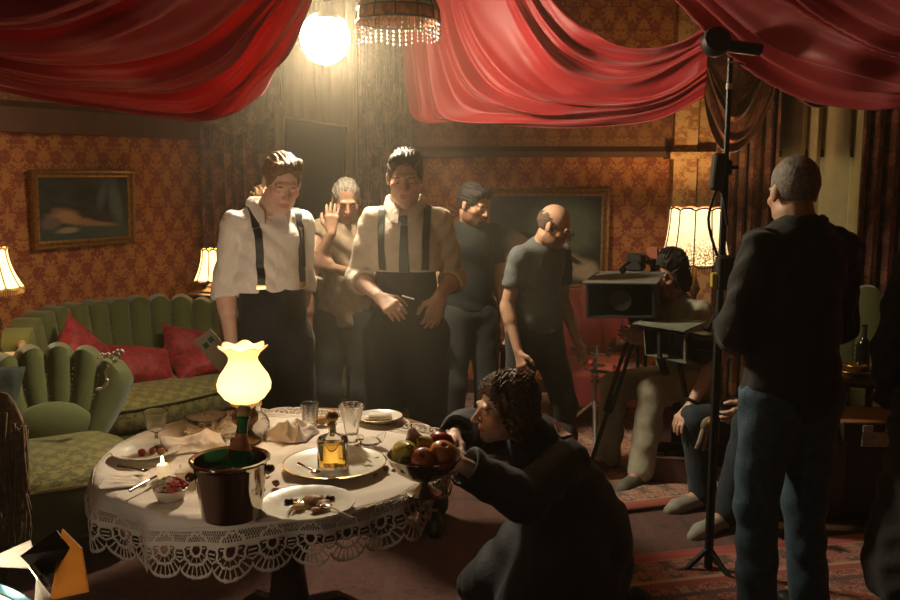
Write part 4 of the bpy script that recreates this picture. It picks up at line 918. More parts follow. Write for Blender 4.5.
def cloth_pt(phi, s, w=1.):
    # phi: angle, s: distance along the cloth from the centre
    rip = (.024 * np.sin(7 * phi + 1) + .016 * np.sin(15 * phi + .5) + .006 * np.sin(31 * phi + 2)); drop = np.maximum(0, s - (TR + .004)); r = np.minimum(s, TR + .004)
    hang = np.clip(drop / .10, 0, 1); r = r + .014 * np.clip(drop / .02, 0, 1) + (rip + .012) * hang
    x = r * np.cos(phi); y = r * np.sin(phi); top = (drop <= 0)
    wr = .0042 * (np.sin(19 * x + 7 * np.sin(5 * y)) * np.sin(15 * y + 3 * x)) + .0030 * np.sin(31 * x - 23 * y + 3 * np.sin(9 * x))
    z = TZ + .0068 + np.maximum(wr, -.004) * np.clip((TR - s) / .06, 0, 1) - np.maximum(0, drop - .008 * (drop > .008)) 
    return np.stack([TC.x + x, TC.y + y, z], -1)
def edge_r(phi):   # cloth reach by direction: far side stops short of the table edge
    c = np.cos(phi + pi / 2 + .28)        # 1 towards the camera
    return .705 + .080 * c + .025 * np.cos(phi - pi) + .012 * np.sin(5 * phi) - .085 * np.clip(-c, 0, 1) ** 2
linen = mat('white_linen', (.78, .68, .60), .85, var=.05, vs_=6, bump=.12, bs=70)
tc_ = thing('tablecloth', 'white linen tablecloth with a deep lace hem on the round table', 'tablecloth', (0, 0, 0))
LB = .148; nphi = 420; phi = np.linspace(0, 2 * pi, nphi, endpoint=False)[:, None]; q = np.linspace(0, 1, 60)[None, :]
s_ = q * (edge_r(phi) - LB); sheet('cloth_field', cloth_pt(phi + 0 * q, s_), linen, tc_, closed_u=True, thick=.0015)
nphi = 2600; nsr = 38; phi = np.linspace(0, 2 * pi, nphi, endpoint=False)[:, None]; q = np.linspace(0, 1, nsr)[None, :]
R_e = edge_r(phi); s_ = R_e - LB + q * LB - .003; G = cloth_pt(phi + 0 * q, s_); G[..., 2] += .0012
pc_ = (np.arange(nphi) + .5) / nphi; yc = (np.arange(nsr - 1) + .5) / (nsr - 1); NS = 37
X = ((pc_ * NS) % 1 - .5)[:, None]; Y = yc[None, :]
outl = .74 + .26 * np.sqrt(np.maximum(0, 1 - (2 * X) ** 2)); rr = np.hypot(X * .85, (Y - .42)); an = np.arctan2(X, Y - .42)
keep = (np.abs(Y - outl) < .065) | (np.abs(rr - .12) < .026) | (np.abs(rr - .30 - .02 * np.cos(11 * an)) < .026) | ((np.abs(np.sin(an * 5.5)) < .20) & (rr > .1) & (Y > .3)) | ((np.abs(np.sin(an * 11)) < .3) & (rr > .3) & (Y > .5)) | (Y < .07) | (np.abs(Y - .30) < .04)
mesh_ = np.sin(2 * pi * (X * 7 + Y * 5)) * np.sin(2 * pi * (X * 7 - Y * 5)); keep |= (Y < .30) & (np.abs(mesh_) < .34); keep |= (np.abs(X) > .40) & (Y > .3) & (Y < .62) & (np.abs(np.sin(Y * 40)) < .5)
keep &= Y < outl
lace_m = mat('lace_thread', (.76, .66, .56), .9, bump=.3, bs=400)
sheet('lace_hem', G, lace_m, tc_, closed_u=True, thick=.0022, keep=keep)
# ------------------------------------------------------------------ things on the table
TT = TZ + .0105
def at(px, py): p = PZ(px, py, TT); return Vector((p.x, p.y, TT))
glass = mat('clear_glass', (.95, .95, .92), .02, trans=1., ior=1.46); crystal = mat('cut_crystal', (.97, .97, .95), .02, trans=1., ior=1.45, bump=.1, bs=160); china = mat('china', (.84, .78, .68), .25); silver = mat('silver', (.78, .74, .66), .12, 1); gilt = mat('gilt_rim', (.7, .48, .2), .25, 1)
porc_green = mat('china_green_band', (.20, .24, .13), .2)
# lamp
L0 = at(246, 441); lt = thing('oil_lamp', 'glass oil-style lamp with a glowing ruffled milk-glass shade on the table', 'lamp', tuple(L0))
zb, zt = .892 - TT, 1.108 - TT
MB().lathe([(.0, 0), (.055, 0), (.055, .008), (.035, .02), (.022, .04), (.03, .06), (.045, .075), (.047, .095), (.035, .115), (.02, .122)], 24).build('base', mat('lamp_bronze', (.14, .075, .03), .35, .8, var=.3), lt)
MB().lathe([(.02, .12), (.034, .125), (.036, zb), (.050, zb + .004), (.052, zb + .014), (.048, zb + .016)], 24).build('burner', MATS['brass'], lt)
prof = [(.046, zb + .012), (.070, zb + .028), (.092, zb + .058), (.0945, zb + .08), (.085, zb + .108), (.064, zb + .138), (.052, zb + .158), (.050, zb + .172), (.058, zb + .19), (.074, zb + .204), (.083, zb + .212)]
milk = mat('milk_glass', (.8, .7, .5), .25, emis=(1, .72, .34), es=TABLE_E)
g = NT(milk); z = g.sep('Generated')[2]; g.l.new(g.ramp(z, [(.0, (1, .66, .26)), (.35, (1, .80, .45)), (.72, (1, .70, .30)), (.80, (.45, .24, .07)), (1, (.40, .22, .07))]), g.b.inputs['Emission Color'])
t_ = g.n.new('ShaderNodeBsdfTranslucent'); t_.inputs[0].default_value = (1, .86, .62, 1); x_ = g.n.new('ShaderNodeMixShader'); x_.inputs[0].default_value = .55; g.l.new(g.b.outputs[0], x_.inputs[1]); g.l.new(t_.outputs[0], x_.inputs[2]); g.l.new(x_.outputs[0], g.n['Material Output'].inputs[0])
mb = MB()
def ruff(a, i, z): return 1 + (.07 * cos(7 * a) if i >= 9 else (.03 * cos(7 * a) if i == 8 else 0))
mb.lathe(prof, 64, fn=ruff, cap=False)
mb.v = [(x, y, z + (.006 * cos(7 * atan2(y, x) + .6) if z > zb + .2 else 0)) for x, y, z in mb.v]; so_ = mb.build('glass_shade', milk, lt); sm = so_.modifiers.new('s', 'SOLIDIFY'); sm.thickness = .003
light('lamp_flame', 'POINT', (0, 0, zb + .235), 3, (1, .62, .26), .03, lt)
light('lamp_bulb', 'POINT', (0, 0, zb + .085), 3.0, (1, .70, .36), .022, lt)
# champagne bucket and bottle
B0 = at(232, 516); bt = thing('ice_bucket', 'polished steel champagne bucket at the front of the table', 'bucket', tuple(B0))
bp = [(0, .0), (.074, .0), (.080, .004), (.082, .012), (.100, .150), (.103, .158), (.110, .163), (.110, .168), (.104, .170), (.097, .165), (.094, .150), (.078, .016), (0, .014)]
MB().lathe(bp, 48).build('bucket_wall', mat('mirror_steel', (.62, .56, .48), .10, 1), bt)
for s in (-1, 1): 
    a = .35 if s > 0 else pi + .35; MB().ball((.108 * cos(a), .108 * sin(a), .125), (.014, .014, .013), 10, 7).build('knob', MATS['lamp_bronze'], bt)
MB().lathe([(0, .118), (.092, .118), (.092, .121), (0, .122)], 32).build('water', mat('ice_water', (.10, .12, .10), .03, trans=.3), bt)
bot = thing('champagne_bottle', 'green champagne bottle with copper foil and cork, leaning in the steel bucket', 'bottle', tuple(B0 + Vector((.005, .01, .035))), 0); bot.rotation_euler = (radians(-9), radians(6), 0)
MB().lathe([(0, 0), (.040, 0), (.044, .01), (.044, .10), (.038, .135), (.024, .165), (.0165, .185), (.0145, .215), (.0145, .232), (.0175, .234), (.0175, .242), (.0145, .243)], 24).build('bottle_glass', mat('green_glass', (.02, .16, .05), .04, trans=.55, ior=1.5), bot)
MB().lathe([(.032, .150), (.0262, .166), (.0178, .186), (.0166, .196)], 24, cap=False).build('foil_collar', mat('copper_foil', (.62, .30, .18), .35, .6, bump=.4), bot)
MB().lathe([(.0145, .243), (.018, .247), (.0195, .262), (.014, .272), (0, .274)], 16).build('cork', mat('cork', (.50, .30, .14), .8, bump=.5, bs=200), bot)
# stemmed glass
def goblet(label, base, h, r, name='wine_glass'):
    t = thing(name, label, 'glass', tuple(base)); MB().lathe([(0, 0), (r * .78, 0), (r * .78, .003), (r * .2, .008), (.006, .016), (.0055, h * .40), (.010, h * .44), (r * .62, h * .52), (r * .82, h * .72), (r, h), (r - .003, h), (r * .78, h * .72), (r * .56, h * .545), (.004, h * .50), (0, h * .5)], 28, fn=lambda a, i, z: 1 + (.02 * cos(14 * a) if 7 <= i <= 8 else 0)).build('glass_body', crystal, t)
goblet('stemmed wine glass at the far left of the table', at(157, 449), .135, .043)
# tumbler, tall vase, crystal dish, carafe
def lathe_thing(name, label, cat, base, prof, m, seg=36, fn=None, part=None):
    o = MB().lathe(prof, seg, fn=fn).build(name, m); o.location = base; return tag(o, label, cat)
t0 = at(310, 426); lathe_thing('tumbler', 'small fluted glass tumbler at the back of the table', 'glass', t0, [(0, 0), (.026, 0), (.028, .004), (.034, .085), (.0345, .088), (.031, .088), (.025, .012), (0, .010)], crystal, 40, lambda a, i, z: 1 + (.025 * cos(10 * a) if 1 <= i <= 3 else 0))
t0 = at(352, 448); lathe_thing('crystal_vase', 'tall flared cut-crystal vase behind the amber decanter', 'vase', t0, [(0, 0), (.032, 0), (.034, .006), (.022, .02), (.022, .05), (.030, .10), (.043, .150), (.044, .155), (.040, .155), (.027, .105), (.017, .05), (0, .045)], crystal, 40, lambda a, i, z: 1 + (.03 * cos(12 * a) if 3 <= i <= 6 else 0))
t0 = at(206, 426); lathe_thing('crystal_dish', 'shallow cut-crystal dish at the back left of the table', 'dish', t0, [(0, 0), (.035, 0), (.040, .004), (.070, .030), (.078, .040), (.075, .041), (.062, .030), (.03, .010), (0, .009)], crystal, 48, lambda a, i, z: 1 + (.03 * cos(16 * a) if 3 <= i <= 6 else 0))
t0 = at(259, 436); cf = thing('carafe', 'clear glass carafe with a stopper behind the steel bucket', 'carafe', tuple(t0)); MB().lathe([(0, 0), (.036, 0), (.040, .005), (.040, .055), (.030, .075), (.013, .09), (.012, .115), (.018, .122), (.014, .122), (.009, .112), (.009, .09), (.026, .072), (.036, .052), (.036, .008), (0, .006)], 28).build('glass_body', crystal, cf); MB().ball((0, 0, .135), (.016, .016, .019), 10, 7).build('stopper', crystal, cf)
# whisky decanter with amber spirit
D0 = at(333, 468); dc = thing('decanter', 'square glass decanter of amber spirit with a gilt ball stopper', 'decanter', tuple(D0), radians(4))
def sqr(a, i, z): return 1 / max(abs(cos(a)), abs(sin(a))) ** (.72 if z < .098 else .0)
MB().lathe([(0, 0), (.047, 0), (.050, .004), (.050, .088), (.044, .098), (.020, .106), (.013, .112), (.012, .135), (.016, .138), (.016, .142), (.009, .142), (.009, .112), (.017, .103), (.042, .095), (.046, .086), (.046, .010), (0, .008)], 48, fn=sqr).build('glass_body', glass, dc)
MB().lathe([(0, .010), (.0455, .010), (.0455, .082), (0, .082)], 48, fn=sqr).build('amber_spirit', mat('amber_liquid', (1, .60, .12), .02, trans=.95, ior=1.33), dc)
MB().lathe([(.008, .125), (.010, .143), (.014, .148), (.021, .160), (.020, .172), (.010, .182), (0, .184)], 16).build('stopper', mat('stopper_gold', (.40, .24, .10), .3, .7), dc)
# plates
def plate(label, base, R_, m=china, rim=None, scal=0, name='plate'):
    t = thing(name, label, 'plate', tuple(base)); fn = (lambda a, i, z: 1 + (scal * cos(16 * a) if i >= 4 else 0)) if scal else None
    MB().lathe([(0, .0), (R_ * .55, .0), (R_ * .60, .003), (R_ * .68, .010), (R_ * .97, .019), (R_, .020), (R_ * .995, .023), (R_ * .68, .0135), (R_ * .6, .006), (0, .005)], 64, fn=fn).build('plate_body', m, t)
    if rim: MB().tube([((R_ * (1 + scal * cos(16 * q))) * cos(q), (R_ * (1 + scal * cos(16 * q))) * sin(q), .022) for q in np.linspace(0, 2 * pi, 97)], .0022, 6).build('rim', rim, t)
    return t
def crumb(c, r, m, label, cat, name, sq=(1, 1, .6), rz=0):
    o = MB().ball((0, 0, 0), (r * sq[0], r * sq[1], r * sq[2]), 10, 7, fn=lambda d: 1 + .18 * sin(7 * d.x + 5 * d.y) * cos(6 * d.z + 2)).build(name, m); o.location = Vector(c) + Vector((0, 0, r * sq[2] * .92)); o.rotation_euler.z = rz; return tag(o, label, cat)
berry = mat('berry_red', (.32, .02, .015), .3); meat = mat('roast_brown', (.30, .13, .05), .5, var=.4, vs_=60); grape = mat('olive_dark', (.04, .02, .02), .3); bread = mat('bread', (.55, .33, .13), .8, bump=.4)
p1 = at(308, 509); plate('white scalloped plate of leftovers at the front of the table', p1, .134, china, None, .012)
rr_ = random.Random(4)
for i, (dx, dy, r, m, nm, lb) in enumerate([(.02, .02, .024, meat, 'roast_piece', 'brown roast scrap in the middle of the front plate'), (.045, -.005, .020, meat, 'roast_piece', 'brown roast scrap under the spoon on the front plate'), (.0, .035, .020, bread, 'bread_piece', 'pale bread scrap on the front plate'), (.055, .055, .012, grape, 'olive', 'dark olive at the far rim of the front plate'), (-.06, .03, .012, grape, 'olive', 'dark olive at the left of the front plate'), (-.045, .035, .010, berry, 'cherry', 'red cherry at the left of the front plate'), (.03, -.04, .013, meat, 'roast_piece', 'small roast crumb nearest the camera on the front plate'), (-.02, -.02, .016, bread, 'bread_piece', 'pale bread scrap left of the spoon on the front plate')]):
    crumb(p1 + Vector((dx, dy, .006)), r, m, lb, 'food', nm, (1.2, 1, .6), i)
def cutlery(label, a, b, kind, z=.006):
    t = thing(kind, label, kind.split('_')[-1], tuple(a)); d = Vector(b) - Vector(a); d.z = 0; L = d.length; t.rotation_euler.z = atan2(d.y, d.x)
    dz = Vector(b).z - Vector(a).z; t.rotation_euler.y = -math.asin(max(-.5, min(.5, dz / max(L, .01))))
    MB().tube([(0, 0, z + .002), (L * .3, 0, z + .003), (L * .62, 0, z + .004), (L * .72, 0, z + .004)], [.006, .005, .0032, .003], 8, flat=.5).build('handle', silver, t)
    if 'spoon' in kind: MB().ball((L * .86, 0, z + .004), (L * .15, .018, .005), 12, 7).build('bowl', silver, t)
    elif 'fork' in kind:
        MB().box((L * .76, 0, z + .004), (L * .10, .020, .003), bev=.001).build('fork_head', silver, t)
        for k in range(4): MB().tube([(L * .80, (k - 1.5) * .006, z + .004), (L, (k - 1.5) * .006, z + .005)], .0017, 5).build('tine', silver, t)
    else: MB().add([(L * .70, -.006, z + .004), (L * .95, -.007, z + .004), (L, .006, z + .004), (L * .70, .006, z + .004), (L * .70, -.006, z + .006), (L * .95, -.007, z + .006), (L, .006, z + .006), (L * .70, .006, z + .006)], [(3, 2, 1, 0), (4, 5, 6, 7), (0, 1, 5, 4), (1, 2, 6, 5), (2, 3, 7, 6), (3, 0, 4, 7)]).build('blade', silver, t, False)
    return t
cutlery('silver spoon resting across the front plate of leftovers', at(354, 528) + Vector((0, 0, .019)), at(322, 510) + Vector((0, 0, .010)), 'spoon')
cutlery('silver fork on the left of the front plate', at(288, 522) + Vector((0, 0, .014)), at(300, 505) + Vector((0, 0, .008)), 'fork')
p2 = at(335, 468); plate('large round platter with a gilt rim under the amber decanter', p2 + Vector((0, 0, 0)), .165, china, gilt, 0, 'platter')
dc.location.z += .007
cutlery('silver spoon lying on the large platter left of the decanter', at(298, 471) + Vector((0, 0, .018)), at(318, 478) + Vector((0, 0, .006)), 'spoon')
cutlery('silver knife lying on the large platter right of the decanter', at(372, 470) + Vector((0, 0, .017)), at(352, 458) + Vector((0, 0, .009)), 'knife')
p3 = at(146, 455); plate('white plate with red berries at the left of the table', p3, .112, china, None, .01)
for i in range(9):
    a = rr_.random() * 6.28; r = rr_.random() * .05; crumb(p3 + Vector((.02 + r * cos(a), .005 + r * sin(a), .006)), rr_.uniform(.008, .014), (berry, berry, meat)[i % 3], ('small red berry on the left plate', 'small red berry on the left plate', 'brown crumb of food on the left plate')[i % 3], 'food', ('berry', 'berry', 'food_crumb')[i % 3], (1, 1, .9))['group'] = ('berries on the left plate', 'berries on the left plate', 'brown crumbs on the left plate')[i % 3]
p4 = at(379, 421); plate('white plate at the back right of the table', p4, .092, china, gilt, 0)
nap = thing('napkin', 'folded linen napkin lying on the back right plate', 'napkin', tuple(p4 + Vector((-.005, 0, .008)))); MB().box((0, 0, .006), (.11, .045, .012), Matrix.Rotation(.15, 3, 'Z'), bev=.005).build('fold', linen, nap); MB().box((.01, 0, .017), (.09, .04, .010), Matrix.Rotation(.05, 3, 'Z'), bev=.004).build('fold', linen, nap)
# napkins
def crumple(label, c, w, d, h, seed, tent=0.):
    n = 40; r = np.random.default_rng(seed); u, v = np.meshgrid(np.linspace(-1, 1, n), np.linspace(-1, 1, n), indexing='ij'); z = np.zeros_like(u); du = np.zeros_like(u); dv_ = np.zeros_like(u)
    for k in range(7):
        a = r.random() * pi; f_ = r.uniform(1.5, 5.); p_ = r.random() * 6; q_ = u * cos(a) + v * sin(a); z += (1 - np.abs(np.sin(q_ * f_ + p_ + .6 * np.sin(3 * u - 2 * v + p_)))) ** 1.5 * r.uniform(.1, .34); du += .06 * np.sin(3 * q_ + p_); dv_ += .06 * np.cos(2.5 * q_ + p_)
    e = np.clip((1 - u ** 2) * (1 - v ** 2), 0, 1) ** .6; z = z * e * h + tent * np.maximum(0, 1 - np.abs(v + .2 * u) * 1.3) * (.75 + .25 * np.sin(4 * u)); u = u + du; v = v + dv_
    G = np.stack([u * w / 2 * (1 - .15 * v * v), v * d / 2 * (1 - .1 * u * u), z + .0035], -1); o = sheet('napkin', G, linen, thick=.002); o.location = c; o.rotation_euler.z = r.random() * .6; return tag(o, label, 'napkin')
crumple('crumpled white napkin between the carafe and the tumbler', at(291, 437), .18, .15, .085, 3); crumple('white napkin folded like a tent behind the steel bucket', at(196, 446), .22, .16, .02, 5, .045); crumple('white napkin lying flat at the left rim of the table', at(128, 482), .15, .11, .012, 8); crumple('white napkin spread under the left plate, beside the candle', at(205, 468), .18, .12, .012, 12)
cutlery('silver knife at the left rim of the table, beside the flat napkin', at(130, 497) + Vector((0, 0, .010)), at(158, 482) + Vector((0, 0, .010)), 'knife')
cutlery('silver fork on the flat napkin at the left rim', at(118, 472) + Vector((0, 0, .012)), at(148, 478) + Vector((0, 0, .012)), 'fork')
# candle + flower pot
c0 = at(163, 477); cn = thing('candle', 'short lit white candle at the left of the table', 'candle', tuple(c0)); MB().lathe([(0, 0), (.017, 0), (.018, .003), (.018, .040), (.014, .043), (0, .040)], 18).build('wax', mat('wax', (.8, .7, .5), .5, emis=(1, .7, .35), es=.5), cn); MB().ball((0, 0, .056), (.005, .005, .012), 8, 6).build('flame', emat('flame', (1, .7, .3), 60), cn); MB().tube([(0, 0, .038), (.001, 0, .048)], .0012, 5).build('wick', MATS['black_plastic'], cn)
f0 = at(171, 499); fpot = thing('flower_pot', 'small bowl packed with dried red and brown flowers in front of the candle', 'flower arrangement', tuple(f0)); MB().lathe([(0, 0), (.034, 0), (.038, .003), (.050, .035), (.047, .036), (.034, .008), (0, .007)], 28).build('bowl', mat('beige_ceramic', (.45, .36, .26), .35), fpot)
fcol = [mat('petal_red', (.30, .03, .02), .7), mat('petal_brown', (.20, .11, .06), .8), mat('petal_olive', (.15, .14, .06), .8), mat('petal_dusty', (.36, .20, .14), .8)]
for i in range(46):
    a = i * 2.4; r = .046 * sqrt(i / 46); z = .036 + .018 * (1 - (r / .046) ** 2) + rr_.uniform(-.003, .006)
    m = fcol[(0 if rr_.random() < .8 else 1) if cos(a) > .2 else rr_.choice((1, 2, 3))]; MB().ball((r * cos(a), r * sin(a), z), rr_.uniform(.006, .010), 7, 5, fn=lambda d: 1 + .3 * sin(9 * d.x) * sin(8 * d.y + 1)).build('flower_head', m, fpot)
# doily
n = 90; ph = np.linspace(0, 2 * pi, n, endpoint=False)[:, None]; q = np.linspace(.02, 1, 16)[None, :]; dd = at(212, 434); G = np.stack([dd.x + .10 * q * np.cos(ph), dd.y + .10 * q * np.sin(ph), dd.z + .003 + .012 * np.abs(np.sin(ph * 6)) * q ** 3 + .006 * q], -1)
kp = ((np.arange(n)[:, None] % 6 < 3) | (np.arange(15)[None, :] % 4 == 0)); tag(sheet('doily', G, lace_m, closed_u=True, thick=.003, keep=kp), 'crochet doily with raised edge in front of the crystal dish', 'doily')
# nuts and rolls scattered
nut = mat('walnut_shell', (.22, .10, .045), .6, bump=.5, bs=120); nl = [(378, 463, .013, 'right of the vase foot'), (386, 471, .011, 'beside the platter on the right'), (394, 467, .012, 'close to the foot of the fruit bowl'), (376, 478, .010, 'at the near right rim of the platter'), (268, 474, .011, 'right of the steel bucket'), (276, 486, .012, 'between the bucket and the front plate'), (262, 492, .010, 'nearest the bucket foot on its right')]
for px, py, r, lb in nl: crumb(at(px, py), r, nut, 'walnut lying on the cloth ' + lb, 'nut', 'walnut', (1, .85, .85))
crumb(at(322, 424), .022, bread, 'small brown bread roll behind the decanter stopper', 'bread roll', 'bread_roll', (1.3, 1, .75))
# crystal bird
cb = at(370, 447); bd = thing('crystal_bird', 'small cut-crystal bird dish right of the tall vase', 'ornament', tuple(cb), .3); MB().ball((0, 0, .018), (.038, .022, .018), 14, 9).build('bird_body', crystal, bd); MB().tube([(.03, 0, .022), (.045, 0, .036), (.055, 0, .05)], [.016, .011, .004], 8).build('tail', crystal, bd); MB().ball((-.032, 0, .036), .012, 9, 6).build('bird_head', crystal, bd)
# fruit bowl
b0 = at(424, 494); fb = thing('fruit_bowl', 'footed silver bowl heaped with fruit at the right of the table', 'bowl', tuple(b0))
def wav(a, i, z): return 1 + (.03 * cos(10 * a) if 6 <= i <= 9 else 0)
MB().lathe([(0, 0), (.050, 0), (.052, .005), (.030, .012), (.014, .030), (.017, .042), (.045, .052), (.085, .078), (.108, .112), (.113, .122), (.109, .122), (.082, .085), (.04, .060), (0, .056)], 60, fn=wav).build('bowl_body', mat('bowl_silver', (.42, .36, .28), .22, 1, bump=.15, bs=60), fb)
def fruit(label, cat, name, off, r, col, sq=1., stem=True, pear=False, tilt=(0, 0), col2=None):
    t = thing(name, label, cat, tuple(b0 + Vector(off)), 0); t.rotation_euler = (tilt[0], tilt[1], 0)
    m = mat(name + '_skin_' + str(len(MATS)), col, .32, var=0); g = NT(m); c2 = col2 or tuple(c * .6 for c in col); g.col(g.ramp(g.noise(g.comb(*g.sep('Object')), 18, 3), [(.38, col), (.62, c2)]))
    if pear: prof = [(0, -r), (r * .5, -r * .93), (r * .9, -r * .55), (r, -.1 * r), (r * .85, r * .4), (r * .55, r * .85), (r * .42, r * 1.2), (r * .25, r * 1.38), (0, r * 1.4)]
    else: prof = [(r * .02, -r * .78 * sq), (r * .28, -r * .92 * sq), (r * .68, -r * .78 * sq), (r * .95, -r * .3 * sq), (r, r * .1 * sq), (r * .88, r * .52 * sq), (r * .58, r * .82 * sq), (r * .26, r * .86 * sq), (r * .04, r * .68 * sq)]
    MB().lathe(prof, 22).build('flesh', m, t)
    if stem: MB().tube([(0, 0, prof[-1][1] - .004), (.003, 0, prof[-1][1] + .014)], [.0025, .002], 6).build('stem', nut, t)
fruit('yellow-green pear at the left of the fruit bowl', 'pear', 'pear', (-.055, -.01, .130), .040, (.50, .36, .05), pear=True, tilt=(.9, .5), col2=(.36, .30, .05))
fruit('brown russet pear at the back of the fruit bowl', 'pear', 'pear', (-.028, .055, .140), .033, (.26, .12, .05), pear=True, tilt=(-.5, -.3), col2=(.16, .07, .03))
fruit('small pale green pear in the middle of the heaped fruit', 'pear', 'pear', (.005, .018, .145), .029, (.46, .40, .09), pear=True, tilt=(.7, -.6))
fruit('shiny red apple at the back right of the fruit bowl', 'apple', 'apple', (.050, .040, .142), .040, (.36, .02, .015), col2=(.22, .01, .01), tilt=(-.3, .3))
fruit('orange peach at the right of the fruit bowl', 'peach', 'peach', (.055, -.030, .132), .042, (.62, .26, .06), stem=False, col2=(.55, .16, .05), tilt=(.4, .2))
fruit('red-cheeked apple at the front of the fruit bowl', 'apple', 'apple', (.0, -.058, .124), .037, (.48, .10, .05), col2=(.52, .22, .08), tilt=(.8, 0))
fruit('dark green lime tucked low at the left of the fruit bowl', 'lime', 'lime', (-.050, -.055, .108), .026, (.07, .10, .02), stem=False)
fruit('red plum tucked low at the front left rim of the fruit bowl', 'plum', 'plum', (-.030, -.078, .106), .018, (.30, .06, .03), stem=False)
# ------------------------------------------------------------------ people
# man with open collar
m1 = person('man in a white open-collared shirt and one dark suspender strap, looking down beside the sofa', (P(271, 300, 4.0).x, 4.0, 0), 30,
    dict(head=(.045, -.06, 1.64), er=(-.198, .035, 1.16), wr=(-.198, -.05, .905), el=(.19, .09, 1.16), wl=(.14, .07, .93)), head=(-6, 24, 4), skin='skin_pale',
    top=dict(mat='white_cotton', sleeve=1.12, cuff=True, collar=True, open=.55, hem=.185, blouse=True, inf=.012, loose=.011, wr=.008, seed=1.3, wf=1.2),
    bottom=dict(mat='wool_black', waist=.205, rise=.05, loose=.024), hair=dict(style='sweep', mat='hair_brown', th=.016, amp=.0022), shoes='shoe_black', fat=.95, belly=.012, scale=1.015,
    hands={'r': dict(f=(-.02, -.12, -1), n=(.85, .35, 0), curl=.28), 'l': dict(curl=.5)})
def suspenders(p, m, xs, name='suspender', back=True, w=.034, clip=None, z0=1.04):
    T = p['T']; V, Q = p['topmesh']
    for x in xs:
        s = np.sign(x); path = [(x * (1 + .10 * (z - 1.44) * 0) + s * .028 * (z - 1.2), -.3, z) for z in np.linspace(z0, 1.44, 16)]
        strip_on(name, V, Q, path, (0, 1, 0), w, m, T)
        top_ = [(s * (abs(x) + .008), y, 1.7) for y in np.linspace(-.075, .07, 9)]; strip_on(name, V, Q, top_, (0, 0, -1), w, m, T)
        if clip: strip_on('suspender_clip', V, Q, [(x + s * .028 * (zz - 1.2), -.3, zz) for zz in (z0 + .0, z0 + .012, z0 + .024)], (0, 1, 0), w * 1.2, clip, T, off=.010)
suspenders(m1, MATS['suspender_black'], (-.075, .118), clip=MATS['brass'], z0=1.175)
V, Q = m1['topmesh']; strip_on('placket', V, Q, [(.005, -.3, z) for z in np.linspace(1.17, 1.37, 10)], (0, 1, 0), .032, MATS['white_cotton'], m1['T'], off=.003)
# man in tie
m2 = person('man in a cream shirt, grey tie and suspenders, hands at his waist, behind the table', (P(406, 300, 4.12).x, 4.12, 0), -3,
    dict(head=(.005, -.045, 1.655), er=(-.225, .03, 1.19), wr=(-.105, -.175, 1.13), el=(.222, .05, 1.19), wl=(.165, -.10, 1.13)), head=(4, 13, 0), skin='skin_pale',
    top=dict(mat='cream_cotton', sleeve=1.30, cuff=True, collar=True, open=.22, hem=.255, blouse=True, inf=.010, loose=.013, wr=.007, seed=4.2),
    bottom=dict(mat='wool_charcoal', waist=.285, rise=.12, loose=.03, inf=.016), hair=dict(style='sweep', mat='hair_dark', th=.014, amp=.002), shoes='shoe_black', scale=1.02, fat=.95,
    hands={'r': dict(f=(.6, -.55, -.35), n=(.3, .55, -.75), curl=.45, thumb=.6), 'l': dict(f=(-.25, -.25, -.9), n=(-.3, .9, 0), curl=.4)})
suspenders(m2, MATS['suspender_grey'], (-.095, .095), z0=1.24)
V, Q = m2['topmesh']; strip_on('necktie', V, Q, [(.003, -.3, z) for z in np.linspace(1.235, 1.44, 14)], (0, 1, 0), [.046 - .0012 * i for i in range(14)], MATS['tie_blue'], m2['T'], off=.010, thick=.006)
MB().lathe([(.010, -.026), (.017, -.012), (.022, .010), (.020, .018), (.0, .022)], 10, c=(.003, -.088, 1.465)).build('tie_knot', MATS['tie_blue'], m2['T'])
tag(MB().tube([(0, 0, 0), (.055, -.02, -.012)], .004, 8).build('cigarette', mat('cigarette_paper', (.8, .75, .65), .8), loc=P(402, 296, 3.88)), 'cigarette between the fingers of the man in the tie', 'cigarette')
# half-hidden person with the card, behind the man with open collar
person('person in black half hidden behind the man with the open collar', (P(266, 300, 4.42).x, 4.46, 0), 0,
    dict(er=(-.225, .02, 1.15), wr=(-.235, -.06, .905)), head=(20, 15, 0), skin='skin_dark', top=dict(mat='tee_black', sleeve=.75, hem=.0, seed=3.), bottom=dict(mat='wool_black', waist=.03), hair=dict(style='crop', mat='hair_brown', th=.014), shoes='shoe_black', scale=.925,
    hands={'r': dict(f=(.1, -.35, -1), n=(.9, 0, .1), curl=.55)})
cdm = mat('card_white', (.62, .56, .46), .6); cc = thing('paper_card', 'white card with two green squares held low beside the sofa', 'card', tuple(P(215, 350, 4.26))); Rc = Matrix.Rotation(radians(-38), 3, 'Y'); MB().box((0, 0, 0), (.105, .004, .195), Matrix.Rotation(radians(-38), 3, 'Y')).build('card_sheet', cdm, cc, False)
for dx in (-.019, .019): MB().box(tuple(Rc @ Vector((dx, -.003, .048 + dx * .2))), (.026, .002, .026), Rc).build('green_square', mat('print_green', (.03, .22, .08), .6), cc, False)
# person in cream blouse, hand raised
person('person in a cream blouse with one hand raised to the face, between the two men', (P(345, 300, 4.95).x, 4.95, 0), 4,
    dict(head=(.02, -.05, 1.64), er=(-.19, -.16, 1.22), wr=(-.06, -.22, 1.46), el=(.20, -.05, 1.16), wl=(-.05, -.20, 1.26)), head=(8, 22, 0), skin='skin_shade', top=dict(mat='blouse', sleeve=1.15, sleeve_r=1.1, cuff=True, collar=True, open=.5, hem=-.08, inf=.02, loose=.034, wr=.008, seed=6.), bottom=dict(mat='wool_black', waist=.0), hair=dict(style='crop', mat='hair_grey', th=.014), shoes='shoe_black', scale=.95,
    hands={'r': dict(f=(.05, .05, 1), n=(.1, 1, 0), curl=.2), 'l': dict(f=(-.9, -.1, .5), n=(0, 1, 0), curl=.3)})
